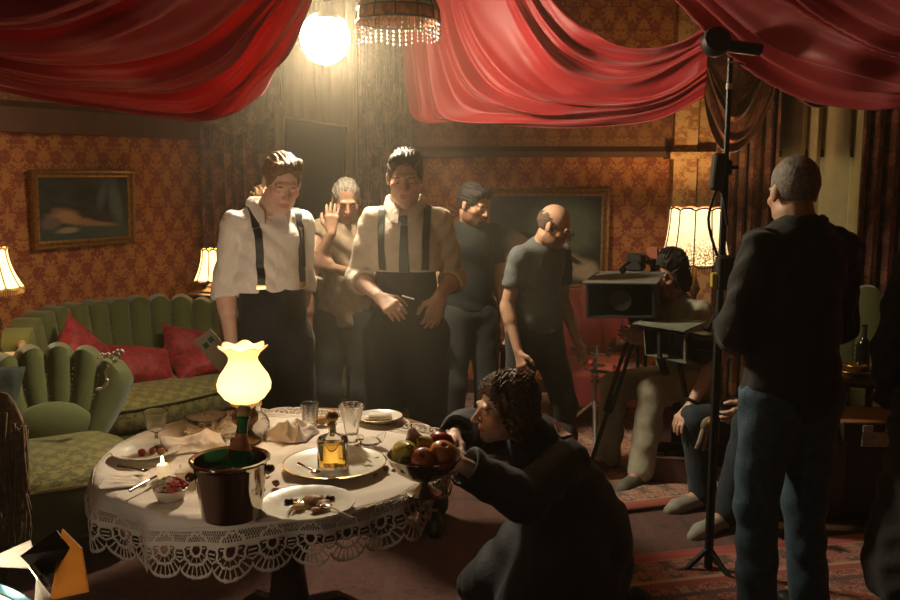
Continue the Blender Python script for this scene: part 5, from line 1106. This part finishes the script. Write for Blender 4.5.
# bearded man in dark tee
person('bearded man in a dark T-shirt, face turned right, left of the large painting', (P(470, 300, 5.15).x, 5.15, 0), 18,
    dict(head=(.0, -.06, 1.645)), head=(32, 20, 0), skin='skin_tan', top=dict(mat='tee_black', sleeve=.62, hem=.0, seed=8.), bottom=dict(mat='wool_charcoal', waist=.03), hair=dict(style='short', mat='hair_black', th=.018, amp=.003), shoes='shoe_black', scale=.93, beard=(.30, .22, .18))
# bald man in glasses
m4 = person('bald bearded man with glasses in a grey T-shirt, stepping right before the painting', (P(536, 300, 4.72).x, 4.72, 0), 38,
    dict(head=(-.0, -.15, 1.59), neck=(0, -.035, 1.465), chest=(0, -.02, 1.33), sr=(-.165, -.03, 1.415), sl=(.165, -.04, 1.415), er=(-.225, .01, 1.12), wr=(-.235, -.10, .875), el=(.215, -.02, 1.11), wl=(.205, -.15, .89), kl=(.10, -.16, .50), al=(.10, -.12, .085), tl=(.11, -.30, .035), kr=(-.10, .05, .50), ar=(-.11, .22, .12), tr=(-.13, .06, .04)), head=(26, 27, 0), skin='skin_tan', top=dict(mat='tee_grey', sleeve=.62, hem=.0, seed=9., inf=.018), bottom=dict(mat='wool_charcoal', waist=.03), hair=dict(style='rim', mat='hair_stub'), shoes='shoe_black', scale=.90, beard=(.45, .36, .30), belly=.03, fat=1.06,
    hands={'r': dict(curl=.4), 'l': dict(curl=.3)})
def glasses(p):
    g = lambda *q: Vector(p['H'] + p['R'] @ np.array(q)); mb = MB(); t = p['T']
    for s in (-1, 1):
        mb.tube([g(s * .032 + .021 * cos(a), -.112, .000 + .015 * sin(a)) for a in np.linspace(0, 2 * pi, 17)], .0022, 5); mb.tube([g(s * .053, -.110, .004), g(s * .075, -.06, .006), g(s * .081, .01, .008)], .0022, 5)
    mb.tube([g(-.011, -.113, .002), g(.011, -.113, .002)], .0022, 5); mb.build('glasses', MATS['black_plastic'], t)
glasses(m4)
V, Q = m4['topmesh']; vb, qb = m4['botmesh']; strip_on('belt_buckle', vb, qb, [(-.02, -.5, .975), (.0, -.5, .975), (.02, -.5, .975)], (0, 1, 0), .03, MATS['brass'], m4['T'], off=.008)
# seated camera operator (local: faces -Y, sits on a box)
SJ = dict(head=(0, -.10, 1.14), neck=(0, -.03, .985), chest=(0, -.01, .85), waist=(0, .03, .64), pel=(0, .06, .50), sr=(-.165, -.01, .93), sl=(.165, -.01, .93), er=(-.20, -.18, .70), wr=(-.12, -.42, .73), el=(.20, -.18, .70), wl=(.10, -.42, .80),
          hr=(-.09, .04, .47), kr=(-.13, -.40, .50), ar=(-.13, -.44, .09), tr=(-.14, -.60, .035), hl=(.09, .04, .47), kl=(.14, -.40, .52), al=(.15, -.50, .09), tl=(.16, -.66, .035))
co = P(680, 300, 5.05); person('long-haired camera operator in a khaki T-shirt, seated with an eye to the viewfinder', (co.x - .01, 5.05, 0), -50, SJ, head=(0, 18, 0), skin='skin_tan', top=dict(mat='tee_khaki', sleeve=.7, hem=.0, seed=5., inf=.014), bottom=dict(mat='chino', waist=.03, loose=.022, wr=.006), hair=dict(style='long', mat='hair_black', th=.02, len=.05, amp=.004, down=.1, face=True), shoes='shoe_grey')
bx = tag(MB().box((co.x + .10, 5.06, .205), (.34, .40, .40), bev=.012).build('apple_box', dw), 'dark wooden box the camera operator sits on', 'box')
# assistant seated behind the man in jeans
ao = P(772, 300, 4.35); aj = dict(SJ); aj.update(er=(-.22, -.26, .78), wr=(-.20, -.45, .545), kr=(-.17, -.45, .47), ar=(-.14, -.40, .09), tr=(-.16, -.56, .035), wl=(.12, -.36, .60), al=(.12, -.50, .09), tl=(.13, -.68, .035), hr=(-.10, .04, .47))
m8 = person('seated assistant with a bare arm on the knee, mostly hidden behind the man in jeans', (ao.x + .10, 4.36, 0), -62, aj, head=(0, 10, 0), skin='skin', top=dict(mat='shirt_black', sleeve=.8, sleeve_r=.75, hem=.0, seed=7.), bottom=dict(mat='denim_dark', waist=.03), hair=dict(style='short', mat='hair_black'), shoes='shoe_sneaker', hands={'r': dict(f=(.05, -.75, -.65), n=(0, .5, -.85), curl=.3)})
tag(MB().box((ao.x + .16, 4.36, .205), (.36, .42, .40), bev=.012).build('apple_box', dw), 'dark box seat hidden behind the man in jeans', 'box')
wb = MB(); j8 = m8['j']; d8 = nrm(j8['wr'] - j8['er']); e1 = np.cross(d8, (0, 0, 1)); e1 = nrm(e1); e2 = np.cross(d8, e1); wb.tube([tuple(j8['wr'] - d8 * .012 + (e1 * cos(a) + e2 * sin(a)) * .033) for a in np.linspace(0, 2 * pi, 17)], .009, 6); wb.build('wristband', MATS['black_plastic'], m8['T'])
gl_ = thing('work_glove', 'pale work glove hanging at the knee of the seated assistant', 'glove', tuple(P(710, 428, 3.92))); gm = mat('glove_leather', (.32, .27, .18), .8, var=.3)
MB().ball((0, 0, .01), (.045, .018, .045), 12, 8).build('palm', gm, gl_)
for k in range(4): MB().tube([((k - 1.5) * .021, 0, -.01), ((k - 1.5) * .026 - .01, -.012, -.06), ((k - 1.5) * .028 - .02, -.008, -.095 - .01 * (k in (1, 2)))], [.012, .011, .009], 8).build('finger', gm, gl_)
MB().ball((.0, -.015, .03), (.02, .012, .016), 9, 6).build('logo_patch', mat('patch_orange', (.45, .18, .05), .6), gl_)
# crouching woman
wo = P(562, 300, 2.95)
KJ = dict(head=(-.0, -.27, .90), neck=(0, -.125, .765), chest=(0, -.06, .655), waist=(0, .06, .46), pel=(0, .16, .33), sr=(-.165, -.09, .70), sl=(.165, -.09, .70), er=(-.20, -.34, .66), wr=(-.14, -.50, .80), el=(.235, -.25, .53), wl=(.22, -.395, .72),
          hr=(-.09, .13, .29), kr=(-.16, -.28, .12), ar=(-.13, .16, .09), tr=(-.13, .28, .05), hl=(.09, .13, .29), kl=(.17, -.26, .12), al=(.13, .18, .09), tl=(.13, .30, .05))
KJ.update(er=(-.22, -.30, .76), wr=(-.05, -.45, .80), el=(.27, -.36, .64), wl=(.246, -.60, .80), head=(0, -.27, .885))
m7 = person('dark-haired woman in a black jacket kneeling at the fruit bowl', (.42, 3.22, 0), -60, KJ, head=(-10, 2, 0), skin='skin_pale', top=dict(mat='jacket_black', name='jacket', sleeve=1.93, hem=-.12, seed=2., inf=.030, loose=.034, wr=.008, wf=.8, hemclip=False, extra=[((0, .12, .36), (0, .16, .18), .16, .18, .06), ((0, .04, .52), (0, .12, .36), .15, .16, .06), ((.08, -.05, .35), (.1, .05, .12), .14, .16, .06), ((0, .03, .735), (0, .0, .74), .04, .05, .04), ((-.06, -.05, .32), (-.1, -.24, .14), .13, .13, .06), ((.08, -.05, .32), (.14, -.24, .14), .13, .13, .06)], bb=('kr', 'ar', 'tr', 'tl')), bottom=dict(mat='wool_black', waist=.03), hair=dict(style='long', mat='hair_auburn', th=.018, len=.035, amp=.006, wave=1.6, down=.12), shoes='shoe_black', scale=.97,
    hands={'l': dict(f=(-.45, -.65, .35), n=(-.6, .1, -.2), curl=.38, thumb=.4), 'r': dict(f=(.5, -.7, -.1), n=(0, .2, -1), curl=.5)}, lipc=(.75, .35, .33))
for s in (-1, 1):
    V, Q = m7['topmesh']; strip_on('epaulette', V, Q, [(s * (.075 + .012 * k), -.085, 1.2) for k in range(8)], (0, 0, -1), .040, mat('epaulette_stripe', (.42, .22, .18), .7, var=.5, vs_=80), m7['T'], off=.010)
MB().tube([tuple(m7['j']['neck'] + np.array((.062 * cos(a), .062 * sin(a) * 1., .035 - .015 * sin(a)))) for a in np.linspace(0, 2 * pi, 25)], .012, 6).build('neckerchief', mat('red_scarf', (.32, .03, .03), .8), m7['T'])
wk = thing('handheld_meter', 'small black handheld device on the table edge before the kneeling woman', 'device', tuple(P(458, 434, 3.06))); MB().box((0, 0, 0), (.10, .05, .035), bev=.008).build('case', MATS['black_plastic'], wk); MB().lathe([(.014, 0), (.018, .006), (.016, .03), (0, .032)], 14, c=(-.05, 0, 0), R=Matrix.Rotation(-pi / 2, 3, 'Y')).build('lens', mat('dark_lens', (.08, .02, .02), .1), wk)
# man seen from behind
ro = P(800, 300, 3.04); m6 = person('man with cropped hair in a black shirt and blue jeans, seen from behind', (ro.x, 3.08, 0), 196,
    dict(head=(.0, -.045, 1.655), er=(-.215, -.03, 1.17), wr=(-.08, -.20, 1.14), el=(.225, -.02, 1.17), wl=(.08, -.21, 1.10)), head=(-8, 10, 0), skin='skin_tan', top=dict(mat='shirt_black', sleeve=1.45, collar=True, open=.4, hem=-.12, inf=.022, loose=.026, wr=.007, seed=11., cuff=True), bottom=dict(mat='denim', waist=-.05, loose=.02, wr=.006), hair=dict(style='crop', mat='hair_grey', th=.010, amp=.001), shoes='shoe_black', fat=1.12, scale=.99)
# dark figure at the right edge
eo = P(968, 300, 2.7); person('person in a long black coat, cut off by the right edge', (eo.x, 2.72, 0), 120, dict(), head=(0, 5, 0), skin='skin', top=dict(mat='shirt_black', name='coat', sleeve=1.8, hem=-.62, inf=.03, loose=.03, wr=.008, extra=[((0, 0, .9), (0, 0, .45), .18, .25, .08)], bb=('kr', 'ar')), bottom=dict(mat='wool_black', waist=.0), hair=dict(style='short', mat='hair_black'), shoes='shoe_black', scale=.97)
# ------------------------------------------------------------------ film equipment
bp_ = MATS['black_plastic']; gm2 = mat('grey_enamel', (.13, .13, .11), .6, var=.25, vs_=9); blk = mat('matte_black', (.018, .018, .017), .55); rub = mat('rubber', (.012, .012, .012), .7)
CB = P(640, 300, 4.75)
fc = thing('cine_camera', 'black cinema camera with a big square lens hood on a tripod', 'camera', (0, 0, 0))
h0, h1, h2, h3 = P(586, 283, 4.55), P(654, 284, 4.45), P(655, 318, 4.45), P(586, 318, 4.55)
nb = Vector((.18, .55, 0)); bk = [h0 + nb * .55 + Vector((.02, 0, .02)), h1 + nb * .55 + Vector((-.0, 0, .02)), h2 + nb * .55, h3 + nb * .55]
def shell(name, fr_, bk_, t, m, parent):
    c1 = sum(fr_, Vector()) / 4; c2 = sum(bk_, Vector()) / 4; inn = [p + (c1 - p) * t for p in fr_]; inb = [p + (c2 - p) * (t + .25) for p in bk_]
    v = list(fr_) + list(bk_) + inn + inb; f = []
    for i in range(4):
        k = (i + 1) % 4; f += [(i, k, 4 + k, 4 + i), (8 + k, 8 + i, 12 + i, 12 + k), (k, i, 8 + i, 8 + k)]
    f += [(12, 13, 14, 15), (7, 6, 5, 4)]; return MB().add(v, f).build(name, m, parent, False)
shell('matte_box', [h0, h1, h2, h3], bk, .07, blk, fc)
e0, e1 = P(582, 283.5, 4.53), P(657, 284.5, 4.43); slab('top_flag', [e0, e1, e1 + nb * .62 + Vector((.015, 0, .022)), e0 + nb * .62 + Vector((.03, 0, .022))], .006, gm2, fc)
lensc = (h0 + h1 + h2 + h3) / 4; ax = Vector((.45, .9, 0)).normalized(); RL = ax.to_track_quat('Z', 'Y').to_matrix()
MB().lathe([(0, .02), (.055, .02), (.06, .05), (.06, .12), (.05, .14), (.05, .24), (.065, .25), (.065, .30), (0, .30)], 24, c=lensc, R=RL).build('lens', blk, fc)
MB().lathe([(0, .021), (.048, .021)][::-1], 24, c=lensc, R=RL, cap=False).build('lens_glass', mat('dark_glass', (.01, .012, .02), .05), fc)
bc = lensc + ax * .46; Rb = Matrix.Rotation(atan2(ax.y, ax.x), 3, 'Z'); MB().box(bc, (.34, .15, .19), Rb, .012).build('camera_body', bp_, fc)
MB().box(P(636, 262, 4.95), (.10, .09, .10), Rb, .01).build('monitor', blk, fc); mz_ = P(646, 256, 4.97)
for k, (dx, cc_) in enumerate(((0, (.35, .10, .06)), (.018, (.30, .28, .24)), (.036, (.06, .05, .05)))): MB().box((mz_.x + dx + .035, mz_.y, mz_.z - .01 * k), (.012, .06, .10), Rb, .002).build('filter_tab', mat('tab_%d' % k, cc_, .6), fc)
MB().tube([bc + Vector((0, 0, .09)), bc + Vector((-.03, -.02, .16)), bc + Vector((.10, .05, .17)), bc + Vector((.12, .06, .10))], .012).build('handle', bp_, fc)
ep = P(666, 277, 4.95); MB().tube([bc + Vector((.05, 0, .03)), ep + Vector((-.10, -.0, .0)), ep], [.022, .02, .026], 12).build('viewfinder', bp_, fc); MB().lathe([(.014, 0), (.030, .02), (.034, .035), (0, .035)], 16, c=ep, R=Matrix.Rotation(pi / 2, 3, 'Y')).build('eyecup', rub, fc)
MB().tube([P(622, 274, 4.6), P(624, 266, 4.62), P(630, 262, 4.65)], .008).build('bracket', bp_, fc); MB().ball(P(623, 270, 4.6), .02, 8, 6).build('knob', rub, fc)
# monitor hood box nearer the assistant
hb = thing('hooded_monitor', 'grey hooded monitor with a taped flap in front of the camera operator', 'monitor'); m0, m1_, m2_, m3 = P(643, 327, 4.42), P(685, 336, 4.25), P(686, 364, 4.25), P(645, 355, 4.42); b2 = Vector((.06, .22, 0))
shell('hood', [m0, m1_, m2_, m3], [m0 + b2, m1_ + b2, m2_ + b2, m3 + b2], .05, gm2, hb)
slab('flap', [P(633, 324, 4.40), P(684, 332, 4.22), P(708, 322, 4.5), P(652, 317, 4.68)], .006, mat('tape_grey', (.17, .175, .14), .7, var=.2), hb)
for px in (657, 668): slab('divider', [P(px, 331, 4.34), P(px + 3, 331.5, 4.33), P(px + 3, 358, 4.33), P(px, 357, 4.34)], .03, blk, hb)
MB().box(P(704, 348, 4.45), (.12, .14, .15), Matrix.Rotation(.3, 3, 'Z'), .012).build('recorder', bp_, hb)
for a, b, r in (((690, 338, 4.3), (725, 336, 4.4), .016), ((694, 350, 4.28), (722, 346, 4.4), .012), ((706, 330, 4.4), (722, 300, 4.45), .014)): MB().tube([P(*a), P((a[0] + b[0]) / 2, (a[1] + b[1]) / 2 + 4, (a[2] + b[2]) / 2), P(*b)], r).build('cable', bp_, hb)
MB().tube([P(680, 365, 4.4), P(690, 420, 4.5), P(700, 500, 4.75)], .014).build('support_arm', blk, hb)
# tripod
tp_ = thing('tripod', 'black camera tripod with splayed legs under the cinema camera', 'tripod', (bc.x, bc.y, 0)); top_z = bc.z - .14
MB().lathe([(0, top_z - .10), (.05, top_z - .10), (.07, top_z - .04), (.09, top_z), (.09, top_z + .05), (0, top_z + .05)], 20).build('fluid_head', bp_, tp_)
for k, a in enumerate((-2.5, -.75, 1.3)):
    d = Vector((cos(a), sin(a), 0)); ft = d * .42 + Vector((0, 0, .03)); hp = d * .05 + Vector((0, 0, top_z - .06)); n_ = Vector((-d.y, d.x, 0)) * .022; md = hp + (ft - hp) * .55
    leg = MB()
    for s in (-1, 1): leg.tube([hp + n_ * s, md + n_ * s], .011, 8)
    lg = leg.build('leg', blk, tp_); MB().tube([md - (ft - hp) * .1, ft], .012, 8).build('lower_leg', blk, lg); MB().ball(ft, .028, 9, 6).build('foot', rub, lg); MB().ball(md, (.03, .03, .025), 9, 6).build('clamp', bp_, lg)
MB().tube([Vector((.05, .0, top_z)), P(700, 330, 4.9) - Vector((bc.x, bc.y, 0))], .010).build('pan_handle', bp_, tp_)
# clutter of hardware left of the tripod
r4 = random.Random(12); ck = thing('grip_stand', 'low grip stand with clamps and knobs beside the tripod', 'stand', tuple(P(594, 420, 5.42).xy) + (0,)); cz = P(594, 345, 5.42).z
MB().tube([(0, 0, .02), (0, 0, cz)], .014).build('post', MATS['steel'], ck)
for k in range(3): a = k * 2.1 + .4; MB().tube([(0, 0, .28), (.28 * cos(a), .28 * sin(a), .02)], .011).build('leg', MATS['steel'], ck)
for k in range(7):
    z = cz - .02 - .035 * k; a = r4.random() * 6.28; L = r4.uniform(.06, .17); rod = MB().tube([(-.03 * cos(a), -.03 * sin(a), z), (L * cos(a), L * sin(a), z + r4.uniform(-.04, .04))], r4.uniform(.006, .012)).build('arm', MATS['steel'] if k % 2 else blk, ck)
    if k % 2 == 0: MB().ball((L * cos(a), L * sin(a), z), .02, 8, 6).build('knob', mat('knob_red', (.45, .03, .03), .4) if k in (2, 4) else rub, ck)
# equipment case on the rug
ec = thing('equipment_case', 'open metal-edged case of small gear on the rug by the sneakers', 'case', tuple(P(663, 487, 4.72).xy) + (.03,), radians(-12)); cw, cdp, chh = .26, .26, .15
bl = mat('case_brown', (.10, .05, .03), .5, var=.3); al = mat('case_aluminium', (.45, .42, .36), .35, .9)
for c, d in (((0, -cdp / 2, chh / 2), (cw, .008, chh)), ((0, cdp / 2, chh / 2), (cw, .008, chh)), ((-cw / 2, 0, chh / 2), (.008, cdp, chh)), ((cw / 2, 0, chh / 2), (.008, cdp, chh)), ((0, 0, .005), (cw, cdp, .01))): MB().box(c, d, bev=.002).build('panel', bl, ec)
for sx_ in (-1, 1):
    for sy in (-1, 1): MB().box((sx_ * cw / 2, sy * cdp / 2, chh / 2), (.018, .018, chh + .004), bev=.003).build('corner_edge', al, ec)
for sx_ in (-1, 1): MB().box((sx_ * cw / 2, 0, chh), (.014, cdp, .012), bev=.002).build('rim', al, ec); MB().box((0, sx_ * cdp / 2, chh), (cw, .014, .012), bev=.002).build('rim', al, ec)
MB().box((-cw / 2 - .006, -.03, .07), (.006, .05, .06)).build('green_label', mat('label_green', (.03, .16, .06), .6), ec, False); MB().box((-cw / 2 - .006, .04, .07), (.006, .04, .06)).build('red_label', mat('label_red', (.35, .03, .03), .6), ec, False)
for i in range(14):
    o = MB().box((r4.uniform(-.10, .10), r4.uniform(-.10, .10), chh - .045 + r4.uniform(0, .03)), (r4.uniform(.02, .05), r4.uniform(.015, .03), .03), Matrix.Rotation(r4.random() * 3, 3, 'Z'), .003).build('small_gear', (al, blk, cdm, bp_)[i % 4], ec)
# light stand with flag head
sx0, sx1 = P(733, 60, 3.56), PZ(720, 584, .0); sb = Vector((sx0.x - .01, 3.56, 0)); ls = thing('light_stand', 'tall black light stand with a clamp head in front of the damask curtain', 'stand', tuple(sb)); zt = P(733, 58, 3.56).z
MB().tube([(0, 0, .02), (0, 0, 1.1)], .019).build('lower_tube', blk, ls); MB().tube([(0, 0, 1.05), (0, 0, 1.75)], .015).build('middle_tube', blk, ls); MB().tube([(0, 0, 1.7), (0, 0, zt)], .011).build('upper_tube', blk, ls)
for z in (1.08, 1.73): MB().lathe([(.02, -.03), (.026, -.02), (.026, .02), (.02, .03)], 14, c=(0, 0, z)).build('collar', rub, ls); MB().tube([(0, 0, z), (.045, -.02, z)], .008).build('knob', rub, ls)
for k in range(3): a = k * 2.094 + 1.2; MB().tube([(0, 0, .12), (.10 * cos(a), .10 * sin(a), .03), (.17 * cos(a), .17 * sin(a), .012)], .012).build('leg', blk, ls)
hc = P(716, 42, 3.54) - sb; MB().lathe([(0, -.03), (.05, -.03), (.056, -.015), (.056, .015), (.05, .03), (0, .03)], 24, c=hc, R=Matrix.Rotation(pi / 2 - .3, 3, 'X')).build('grip_head', blk, ls)
h2_ = P(745, 48, 3.54) - sb; MB().box(h2_, (.13, .05, .045), Matrix.Rotation(.12, 3, 'Y'), .008).build('clamp', blk, ls); MB().tube([hc, h2_, h2_ + Vector((.05, 0, -.006))], .014).build('arm', bp_, ls)
MB().tube([P(728, 62, 3.54) - sb, P(744, 64, 3.54) - sb], .006).build('pin', MATS['steel'], ls); MB().lathe([(.013, -.012), (.0135, 0), (.013, .012)], 12, c=(0, 0, P(733, 86, 3.54).z), cap=False).build('tape_band', mat('tape_white', (.6, .55, .45), .6), ls)
q = P(718, 172, 3.54) - sb; MB().box(q, (.05, .05, .15), Matrix.Rotation(.08, 3, 'Y'), .01).build('junction_box', blk, ls); MB().tube([q, (0, 0, q.z)], .012).build('bracket', blk, ls)
q = P(716, 280, 3.54) - sb; MB().box(q, (.04, .03, .06), bev=.004).build('yellow_tag', mat('tag_yellow', (.42, .33, .03), .6), ls); MB().box(q + Vector((.035, 0, .03)), (.07, .06, .14), bev=.01).build('dimmer', blk, ls)
MB().tube([tuple(v_) for v_ in cr([q + Vector((0, 0, .1)), q + Vector((-.05, -.03, .25)), q + Vector((.0, 0, .38)), (0.01, -.02, 1.5)], 16)], .006).build('cable', rub, ls)
# film light with barn doors, lower left corner
fl_ = P(4, 606, 1.75); bl_ = thing('film_light', 'film light with open barn doors in the lower left corner', 'film lamp', tuple(fl_)); fdir = Vector((.50, .28, .80)).normalized(); RF = fdir.to_track_quat('Z', 'Y').to_matrix()
MB().lathe([(0, -.16), (.07, -.15), (.085, -.10), (.088, 0), (.080, .0), (.076, -.02)], 28, R=RF, cap=False).build('housing', blk, bl_)
MB().lathe([(.076, -.004), (.084, .012), (.072, .014), (.068, -.002)], 28, R=RF, cap=False).build('lens_ring', mat('teal_coated_ring', (.05, .14, .17), .15, .6), bl_)
MB().lathe([(0, .006), (.04, .003), (.07, -.006)][::-1], 28, R=RF, cap=False).build('lens', mat('fresnel_glass', (.5, .45, .35), .15, .2, emis=(1, .62, .28), es=1.2), bl_)
alu = mat('door_lit_orange', (.62, .40, .18), .45); wht = mat('door_lit_white', (.75, .72, .62), .5)  # orange and white doors: lamp glow put into tint and translucency
for m_, c_ in ((alu, (1, .62, .25, 1)), (wht, (1, .97, .9, 1))):
    g = NT(m_); t_ = g.n.new('ShaderNodeBsdfTranslucent'); t_.inputs[0].default_value = c_; x_ = g.n.new('ShaderNodeMixShader'); x_.inputs[0].default_value = .7; g.l.new(g.b.outputs[0], x_.inputs[1]); g.l.new(t_.outputs[0], x_.inputs[2]); g.l.new(x_.outputs[0], g.n['Material Output'].inputs[0])
def door(pts, m, nm='barn_door'): slab(nm, [p - fl_ for p in pts], .003, m, bl_)
door([P(62, 529, 1.66), P(81, 548, 1.60), P(88, 592, 1.56), P(50, 600, 1.62)], alu); door([P(20, 556, 1.70), P(56, 530, 1.68), P(69, 548, 1.62), P(50, 586, 1.66)], blk); door([P(-6, 556, 1.76), P(30, 540, 1.74), P(38, 568, 1.70), P(-6, 566, 1.72)], wht); door([P(36, 578, 1.68), P(50, 596, 1.64), P(46, 606, 1.62), P(34, 606, 1.66)], wht)
MB().tube([P(33, 566, 1.68) - fl_, P(41, 577, 1.66) - fl_], .008).build('hinge', MATS['steel'], bl_)
light('film_bulb', 'POINT', tuple(fdir * .05), 2.6, (1, .80, .58), .04, bl_); fs_ = light('added_front_spot', 'SPOT', tuple(fdir * .06), 40, (1, .84, .66), .05, bl_, spot_size=radians(36), spot_blend=.9); aim(fs_, (.14, 2.25, .50))  # spot added as front light on the men, off the lens axis
MB().tube([RF @ Vector((0, .09, -.06)), RF @ Vector((-.02, .11, -.10)), Vector((-.05, .05, -.25)), Vector((-.05, .05, -fl_.z))], .012).build('stand_post', blk, bl_)
for k in range(3): a = k * 2.094; MB().tube([(-.05, .05, .25 - fl_.z), (-.05 + .25 * cos(a), .05 + .25 * sin(a), .012 - fl_.z)], .010).build('leg', blk, bl_)
# side table with bottles behind the person in cream
s2 = P(330, 352, 5.35); side_table('small dark table carrying bottles behind the man in the tie', s2, .66, .27, dw); zt2 = .662
for i, (dx, dy, h, r, lb) in enumerate(((.06, -.08, .24, .030, 'tall clear bottle at the right of the small dark table'), (-.05, -.02, .17, .028, 'middle clear bottle on the small dark table'), (-.14, .03, .13, .034, 'low clear bottle at the left of the small dark table'))):
    o = thing('glass_bottle', lb, 'bottle', (s2.x + dx, s2.y + dy, zt2)); MB().lathe([(0, 0), (r, 0), (r * 1.03, .005), (r, h * .55), (r * .5, h * .70), (r * .33, h * .8), (r * .33, h * .97), (r * .4, h), (0, h)], 20).build('glass_body', mat('bottle_clear', (.5, .55, .45), .05, trans=.6), o); MB().lathe([(r * .3, h), (r * .34, h + .012), (0, h + .014)], 12).build('stopper', MATS['cork'], o)
tum = MB().lathe([(0, 0), (.028, 0), (.032, .07), (.030, .07), (.026, .006), (0, .006)], 20).build('tumbler', MATS['bottle_clear'], loc=(s2.x + .14, s2.y - .12, zt2)); tag(tum, 'small tumbler at the right rim of the small dark table', 'glass')
fv = thing('dried_flowers', 'vase of pale dried flowers behind the bearded man', 'vase', tuple(P(492, 360, 5.6).xy) + (.62,)); fvz = P(490, 335, 5.6).z
MB().lathe([(0, 0), (.05, 0), (.06, .08), (.04, .16), (.045, .18), (0, .18)], 18).build('vase', mat('dark_ceramic', (.06, .05, .03), .3), fv)
for i in range(16): a = i * 2.4; r = .09 * sqrt((i + 1) / 16); z = .26 + .08 * cos(i); MB().ball((r * cos(a), r * sin(a), z), .024, 8, 6, fn=lambda d: 1 + .25 * sin(8 * d.x) * sin(7 * d.y)).build('flower_head', mat('dried_cream', (.22, .17, .09), .9), fv); MB().tube([(0, 0, .16), (r * cos(a), r * sin(a), z)], .003, 5).build('stem', MATS['petal_olive'], fv)
side_table('narrow dark stand under the dried flowers behind the bearded man', P(492, 360, 5.6), .615, .16, dw)
# far right: green chair, table with dishes and bottle, flight case
gc = thing('green_chair', 'green velvet chair in the dark behind the man seen from behind', 'chair', tuple(P(862, 400, 5.7).xy) + (0,), radians(-20)); b, _ = seat_shape(.58, .56, .2, .42, .04); b.build('seat', green_d, gc); channel_back(gc, .6, .38, lambda u: .92 - .15 * u * u, .9, 5, .02, green, .1)
for sx_ in (-1, 1):
    for y in (-.06, -.5): MB().tube([(sx_ * .23, y, .2), (sx_ * .24, y, 0)], [.03, .018], 8).build('leg', dw, gc)
s3 = P(858, 395, 4.7); side_table('dark wooden table with dishes at the far right', s3, .62, .24, dw)
bo = thing('wine_bottle', 'dark wine bottle on the table at the far right', 'bottle', (P(865, 350, 4.68).x, 4.70, .622)); MB().lathe([(0, 0), (.036, 0), (.037, .15), (.030, .18), (.014, .20), (.013, .26), (.016, .262), (.016, .27), (0, .27)], 20).build('bottle_glass', mat('dark_bottle', (.008, .008, .006), .1), bo); MB().lathe([(.0145, .20), (.0150, .265), (0, .272)], 14).build('foil', mat('foil_dark', (.1, .09, .08), .3, .7), bo)
for i, (dx, dy, r, z) in enumerate(((-.06, -.06, .085, .622), (-.05, -.05, .06, .650))):
    o = MB().lathe([(0, 0), (r * .5, 0), (r * .55, .006), (r, .03), (r * .98, .033), (r * .5, .012), (0, .01)], 30).build('brass_dish', mat('brass_dull', (.42, .25, .08), .35, .9), loc=(s3.x + dx, s3.y + dy, z)); tag(o, ('wide brass dish on the table at the far right', 'small brass dish stacked in the wide one at the far right')[i], 'dish')
fcs = thing('flight_case', 'black flight case with pale latches and a printed label at the far right', 'case', tuple(P(866, 430, 4.3).xy) + (.03,), radians(-4)); fz = P(866, 416, 4.3).z - .03
MB().box((0, 0, fz / 2), (.34, .30, fz), bev=.01).build('case_body', blk, fcs); MB().box((0, -.155, fz - .075), (.16, .006, .075), bev=.001).build('label', mat('label_pale', (.30, .28, .22), .6, var=.4, vs_=70), fcs)
for s in (-1, 1): MB().box((s * .055, -.157, fz - .02), (.05, .012, .035), bev=.003).build('latch', mat('latch_pale', (.42, .40, .34), .4, .3), fcs)
MB().box((0, 0, fz + .004), (.35, .31, .012), bev=.003).build('lid_edge', mat('case_wood', (.22, .09, .03), .5), fcs)
